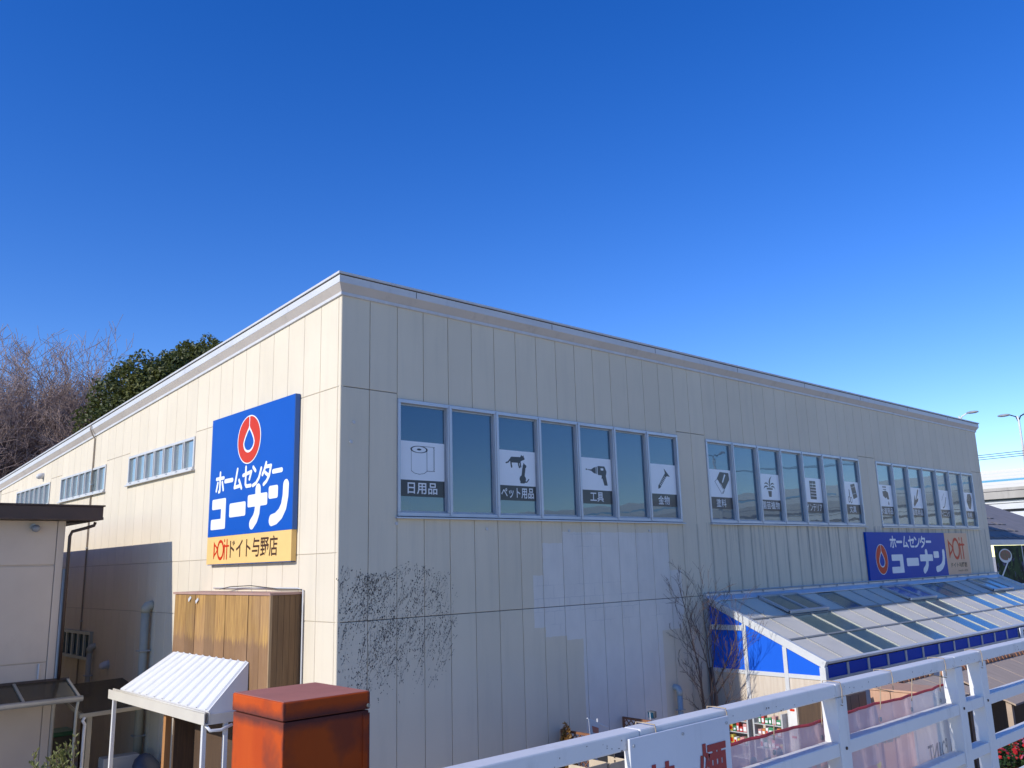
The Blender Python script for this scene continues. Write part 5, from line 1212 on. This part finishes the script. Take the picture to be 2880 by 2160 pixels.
for x, y, z, w, h, m, l in ((3.45,-2.3,0,.5,.75,M_CRW,'white slatted crate, lowest of the stack by the wall'),(3.45,-2.3,.755,.5,.8,M_CRY,'pale wooden crate on top of the white crate'),(3.98,-2.3,0,.4,.8,M_CRR,'cedar crate, lower one beside the dark cabinet'),(3.98,-2.3,.805,.4,.72,M_CRY,'pale crate on the cedar crate'),(2.9,-2.4,0,.45,.7,M_CRY,'pale crate standing alone at the foot of the wall'),(2.9,-2.4,.705,.45,.72,M_CRW,'white crate on the pale lone crate')): crate(x,y,z,w,h,m,l)

# ------------------------------------------------------------------ shed with hipped roof and garden billboard past the store's far end
M_SLATE = mat('grey_shingle', (.25,.22,.21), (.20,.18,.17), rough=.85, scale=2, dirt=.2)
t = thing('garden_pavilion', (40,5,0), 'open shed with grey shingle hip roof beyond the far end of the store', 'shed')
part('roof', M_SLATE, t, lambda q: (q.face([(31.6,.9,5.32),(48,.9,5.32),(46,7.2,8.3),(38.5,7.2,8.3)]), q.face([(31.6,13.5,5.32),(31.6,.9,5.32),(38.5,7.2,8.3)]), q.face([(48,13.5,5.32),(31.6,13.5,5.32),(38.5,7.2,8.3),(46,7.2,8.3)]), q.face([(48,.9,5.32),(48,13.5,5.32),(46,7.2,8.3)])))
rnd = random.Random(12)
for r in range(7):
    z = 5.45+.36*r; y = .9+(z-5.32)/(8.3-5.32)*6.3
    for k in range(10):
        x = 32.2+r*.75+k*.62+rnd.uniform(-.1,.1)
        part('shingle_tab', M_SLATE, t, lambda q: q.hexa([(x,y-.12,z-.035),(x+.5,y-.12,z-.035),(x+.5,y+.2,z+.11),(x,y+.2,z+.11),(x,y-.12,z-.01),(x+.5,y-.12,z-.01),(x+.5,y+.2,z+.125),(x,y+.2,z+.125)]))
part('fascia', M_STRIP, t, lambda q: q.box(31.5,48.1,.80,.86,5.10,5.33)); part('hip_cap', M_SLATE, t, lambda q: q.beam((31.6,.9,5.36),(38.5,7.2,8.34),.16,.05))
for x in (31.8, 36.2, 40.6, 45): part('post', M_GFR, t, lambda q: q.box(x-.07,x+.07,.92,1.06,.002,5.09))
BB = thing('garden_billboard', (35,.75,3.3), 'garden photo billboard with a white flower bowl under the shed roof', 'billboard')
def photo_print():
    m, nt, bs = new_mat('garden_photo'); p = pos(nt)
    c = mixc(nt, ramp(nt, noise(nt, p, 1.6, 4), .40, .55), (.010,.014,.012), (.03,.06,.02))
    c = mixc(nt, ramp(nt, noise(nt, p, 2.6, 5), .58, .64), c, (.10,.08,.20))
    c = mixc(nt, ramp(nt, noise(nt, p, 3.4, 3), .64, .68), c, (.10,.17,.05))
    nt.links.new(c, bs.inputs['Base Color']); bs.inputs['Roughness'].default_value = .7; bs.inputs['Specular IOR Level'].default_value = .1; return m
M_PHOTO = photo_print()
for k in range(3):
    x0 = 32.4+3.35*k
    part('picture', M_PHOTO, BB, lambda q: q.box(x0, x0+3.29, .74, .77, 3.42, 5.08)); part('picture', M_PHOTO, BB, lambda q: q.box(x0, x0+3.29, .74, .77, 1.4, 3.34))
    part('frame_bar', M_GFR, BB, lambda q: q.box(x0+3.29, x0+3.35, .72, .78, 1.4, 5.08))
part('frame_rail', M_GFR, BB, lambda q: q.box(32.4, 42.4, .72, .78, 3.343, 3.417))
bp = Plane((32.4,.74,3.4), (1,0,0), (0,0,1), (0,-1,0))
printed('print', iso_fill([('ell',1.15,1.24,.78,.30)], (.2,.8,2.1,1.7), 60), bp, .004, M_FLAG, BB)
printed('print', iso_fill([('ell',1.15,1.27,.66,.22)], (.2,.8,2.1,1.7), 60), bp, .008, mat('bowl_flowers', (.30,.06,.05), (.06,.10,.03), rough=.6, scale=5), BB)
printed('print', iso_fill([('stroke',[(.35,.35),(1.5,1.1)],.05)], (.2,.2,2,1.3), 60), bp, .012, M_FLAG, BB)

# ------------------------------------------------------------------ elevated expressway
M_BARR = mat('pale_noise_barrier', (.66,.63,.57), (.59,.565,.51), rough=.6, scale=.2, stretch=(1,.2,2), dirt=.12)
M_BSTR = mat('barrier_blue_stripe', (.10,.34,.50), (.09,.31,.46), rough=.5)
M_GIRD = mat('stained_parapet', (.50,.46,.40), (.36,.33,.28), rough=.9, scale=.35, stretch=(1,1,.25), dirt=.5)
M_STEEL = mat('white_girder', (.64,.64,.62), (.58,.58,.56), rough=.55, scale=.3)
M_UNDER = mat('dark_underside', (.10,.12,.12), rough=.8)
EX = thing('elevated_expressway', (109,0,0), 'long elevated expressway with pale noise barrier and blue stripe', 'bridge')
Y0, Y1 = -210, 150
YS = list(range(Y0, Y1, 12))
for y in YS:
    for z0, z1, mm in ((12.04,12.40,M_BARR),(12.42,12.76,M_BARR),(12.78,13.0,M_BSTR),(13.02,13.36,M_BARR),(13.38,13.72,M_BARR),(13.74,14.1,M_BARR)):
        part('barrier_panel', mm, EX, lambda q: q.box(101.0,101.12,y+.02,y+11.98,z0,z1))
    part('barrier_post', M_BARR, EX, lambda q: q.box(100.94,101.16,y-.1,y+.1,12.04,14.16))
    part('parapet', M_GIRD, EX, lambda q: q.box(100.9,101.3,y+.01,y+11.99,10.8,12.03))
    part('girder', M_STEEL, EX, lambda q: q.box(101.5,101.8,y,y+11.99,9.6,10.6))
for y in range(Y0+6, Y1, 36):
    part('pier', M_CONC, EX, lambda q: (q.box(107,111,y-1.2,y+1.2,.002,8.0), q.hexa([(106,y-1.2,8),(112,y-1.2,8),(112,y+1.2,8),(106,y+1.2,8),(101.6,y-1.2,9.55),(116.4,y-1.2,9.55),(116.4,y+1.2,9.55),(101.6,y+1.2,9.55)])))
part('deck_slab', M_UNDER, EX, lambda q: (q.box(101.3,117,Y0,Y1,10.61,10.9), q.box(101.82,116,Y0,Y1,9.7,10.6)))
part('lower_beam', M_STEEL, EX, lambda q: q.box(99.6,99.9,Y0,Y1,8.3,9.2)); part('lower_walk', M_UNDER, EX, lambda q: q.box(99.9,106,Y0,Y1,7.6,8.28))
part('far_barrier', M_BARR, EX, lambda q: q.box(117,117.2,Y0,Y1,10.9,13.6))
M_POLE = mat('lamp_pole_white', (.70,.70,.68), rough=.4)
def hwlamp(y, double, lab):
    zt = 20.6 if double else 21.5
    t = thing('street_lamp', (103,y,10.9), lab, 'street lamp', 'lamps on the expressway')
    part('pole', M_POLE, t, lambda q: q.tube([(103,y,10.91),(103,y,zt-.8),(103,y+.1,zt-.25)], [.16,.12,.10], 8), smooth=True)
    for s in ((1,-1) if double else (-1,)):
        part('arm', M_DARK if double else M_POLE, t, lambda q: q.tube([(103,y+.05,zt-.9),(103,y+s*.25,zt-.3),(103,y+s*.9,zt)], .08, 6), smooth=True)
        part('lamp_head', mat('lamp_head_grey', (.30,.30,.32), rough=.4), t, lambda q: q.ball((103,y+s*1.5,zt+.02), .3,.75,.17, 10, 6), smooth=True)
hwlamp(26.4, False, 'single-armed lamp on the expressway rising just behind the store roof corner')
hwlamp(20.0, True, 'double-armed lamp on the expressway past the store corner')
hwlamp(-62.3, True, 'double-armed lamp on the expressway mirrored in the middle window')
# street poles and wires
def upole(x, y, lab):
    t = thing('utility_pole', (x,y,0), lab, 'pole', 'utility poles along the side road')
    part('pole', M_CONC, t, lambda q: q.tube([(x,y,.002),(x,y,13.2)], [.2,.13], 10), smooth=True)
    for z in (12.6, 11.7): part('crossarm', M_ALUD, t, lambda q: q.box(x-.05,x+.05,y-.9,y+.9,z,z+.1))
    part('transformer', M_UNIT, t, lambda q: q.tube([(x-.45,y,9.6),(x-.45,y,10.6)], .28, 12), smooth=True)
    for dy in (-.8,0,.8): part('insulator', M_AWN, t, lambda q: q.tube([(x,y+dy,12.702),(x,y+dy,12.9)], .05, 6))
upole(62, -34, 'utility pole with transformer across the side road'); upole(62, 62, 'utility pole hidden behind the store along the side road')
M_WIRE = mat('black_wire', (.02,.02,.022), rough=.6)
for dx, z, sag in ((-.8,12.95,1.0),(0,12.95,1.3),(.8,12.95,1.1),(0,10.2,1.0),(.3,9.2,.9),(0,8.6,.8)):
    t = MB(); n = 24
    t.tube([(62+dx*.4, -34+96*i/n, z-sag*4*(i/n)*(1-i/n)+(.0)) for i in range(n+1)], .022, 4)
    tag(t.build('power_line', M_WIRE, None), 'thin black overhead wire crossing in front of the expressway', 'wire', 'overhead wires')
# low buildings across the road, seen in the window reflections
def block(x0, x1, y0, y1, h, m, lab):
    t = thing('roadside_building', ((x0+x1)/2,(y0+y1)/2,0), lab, 'building')
    part('wall', m, t, lambda q: q.box(x0,x1,y0,y1,.002,h)); part('parapet', M_STRIP, t, lambda q: q.box(x0-.1,x1+.1,y0-.1,y1+.1,h,h+.3))
    n = int((y1-y0)/3)
    for z in np.arange(1.2, h-1.6, 3.0):
        for k in range(n):
            w = part('window', M_ALUD, t, lambda q: q.box(x0-.06,x0-.002,y0+.5+3*k,y0+2.5+3*k,z,z+1.4)); part('pane', M_GLASS, w, lambda q: q.box(x0-.075,x0-.062,y0+.58+3*k,y0+2.42+3*k,z+.08,z+1.32))
block(74, 88, -62, -44, 6.6, mat('tan_render', (.50,.36,.24), rough=.85), 'tan two-storey building across the road below the expressway')
block(76, 90, -40, -20, 5.2, mat('dark_shop_front', (.09,.09,.10), rough=.7), 'dark low shop building across the road below the expressway')
block(72, 88, -95, -70, 7.4, mat('grey_render', (.36,.36,.35), rough=.85), 'grey building across the road further along')
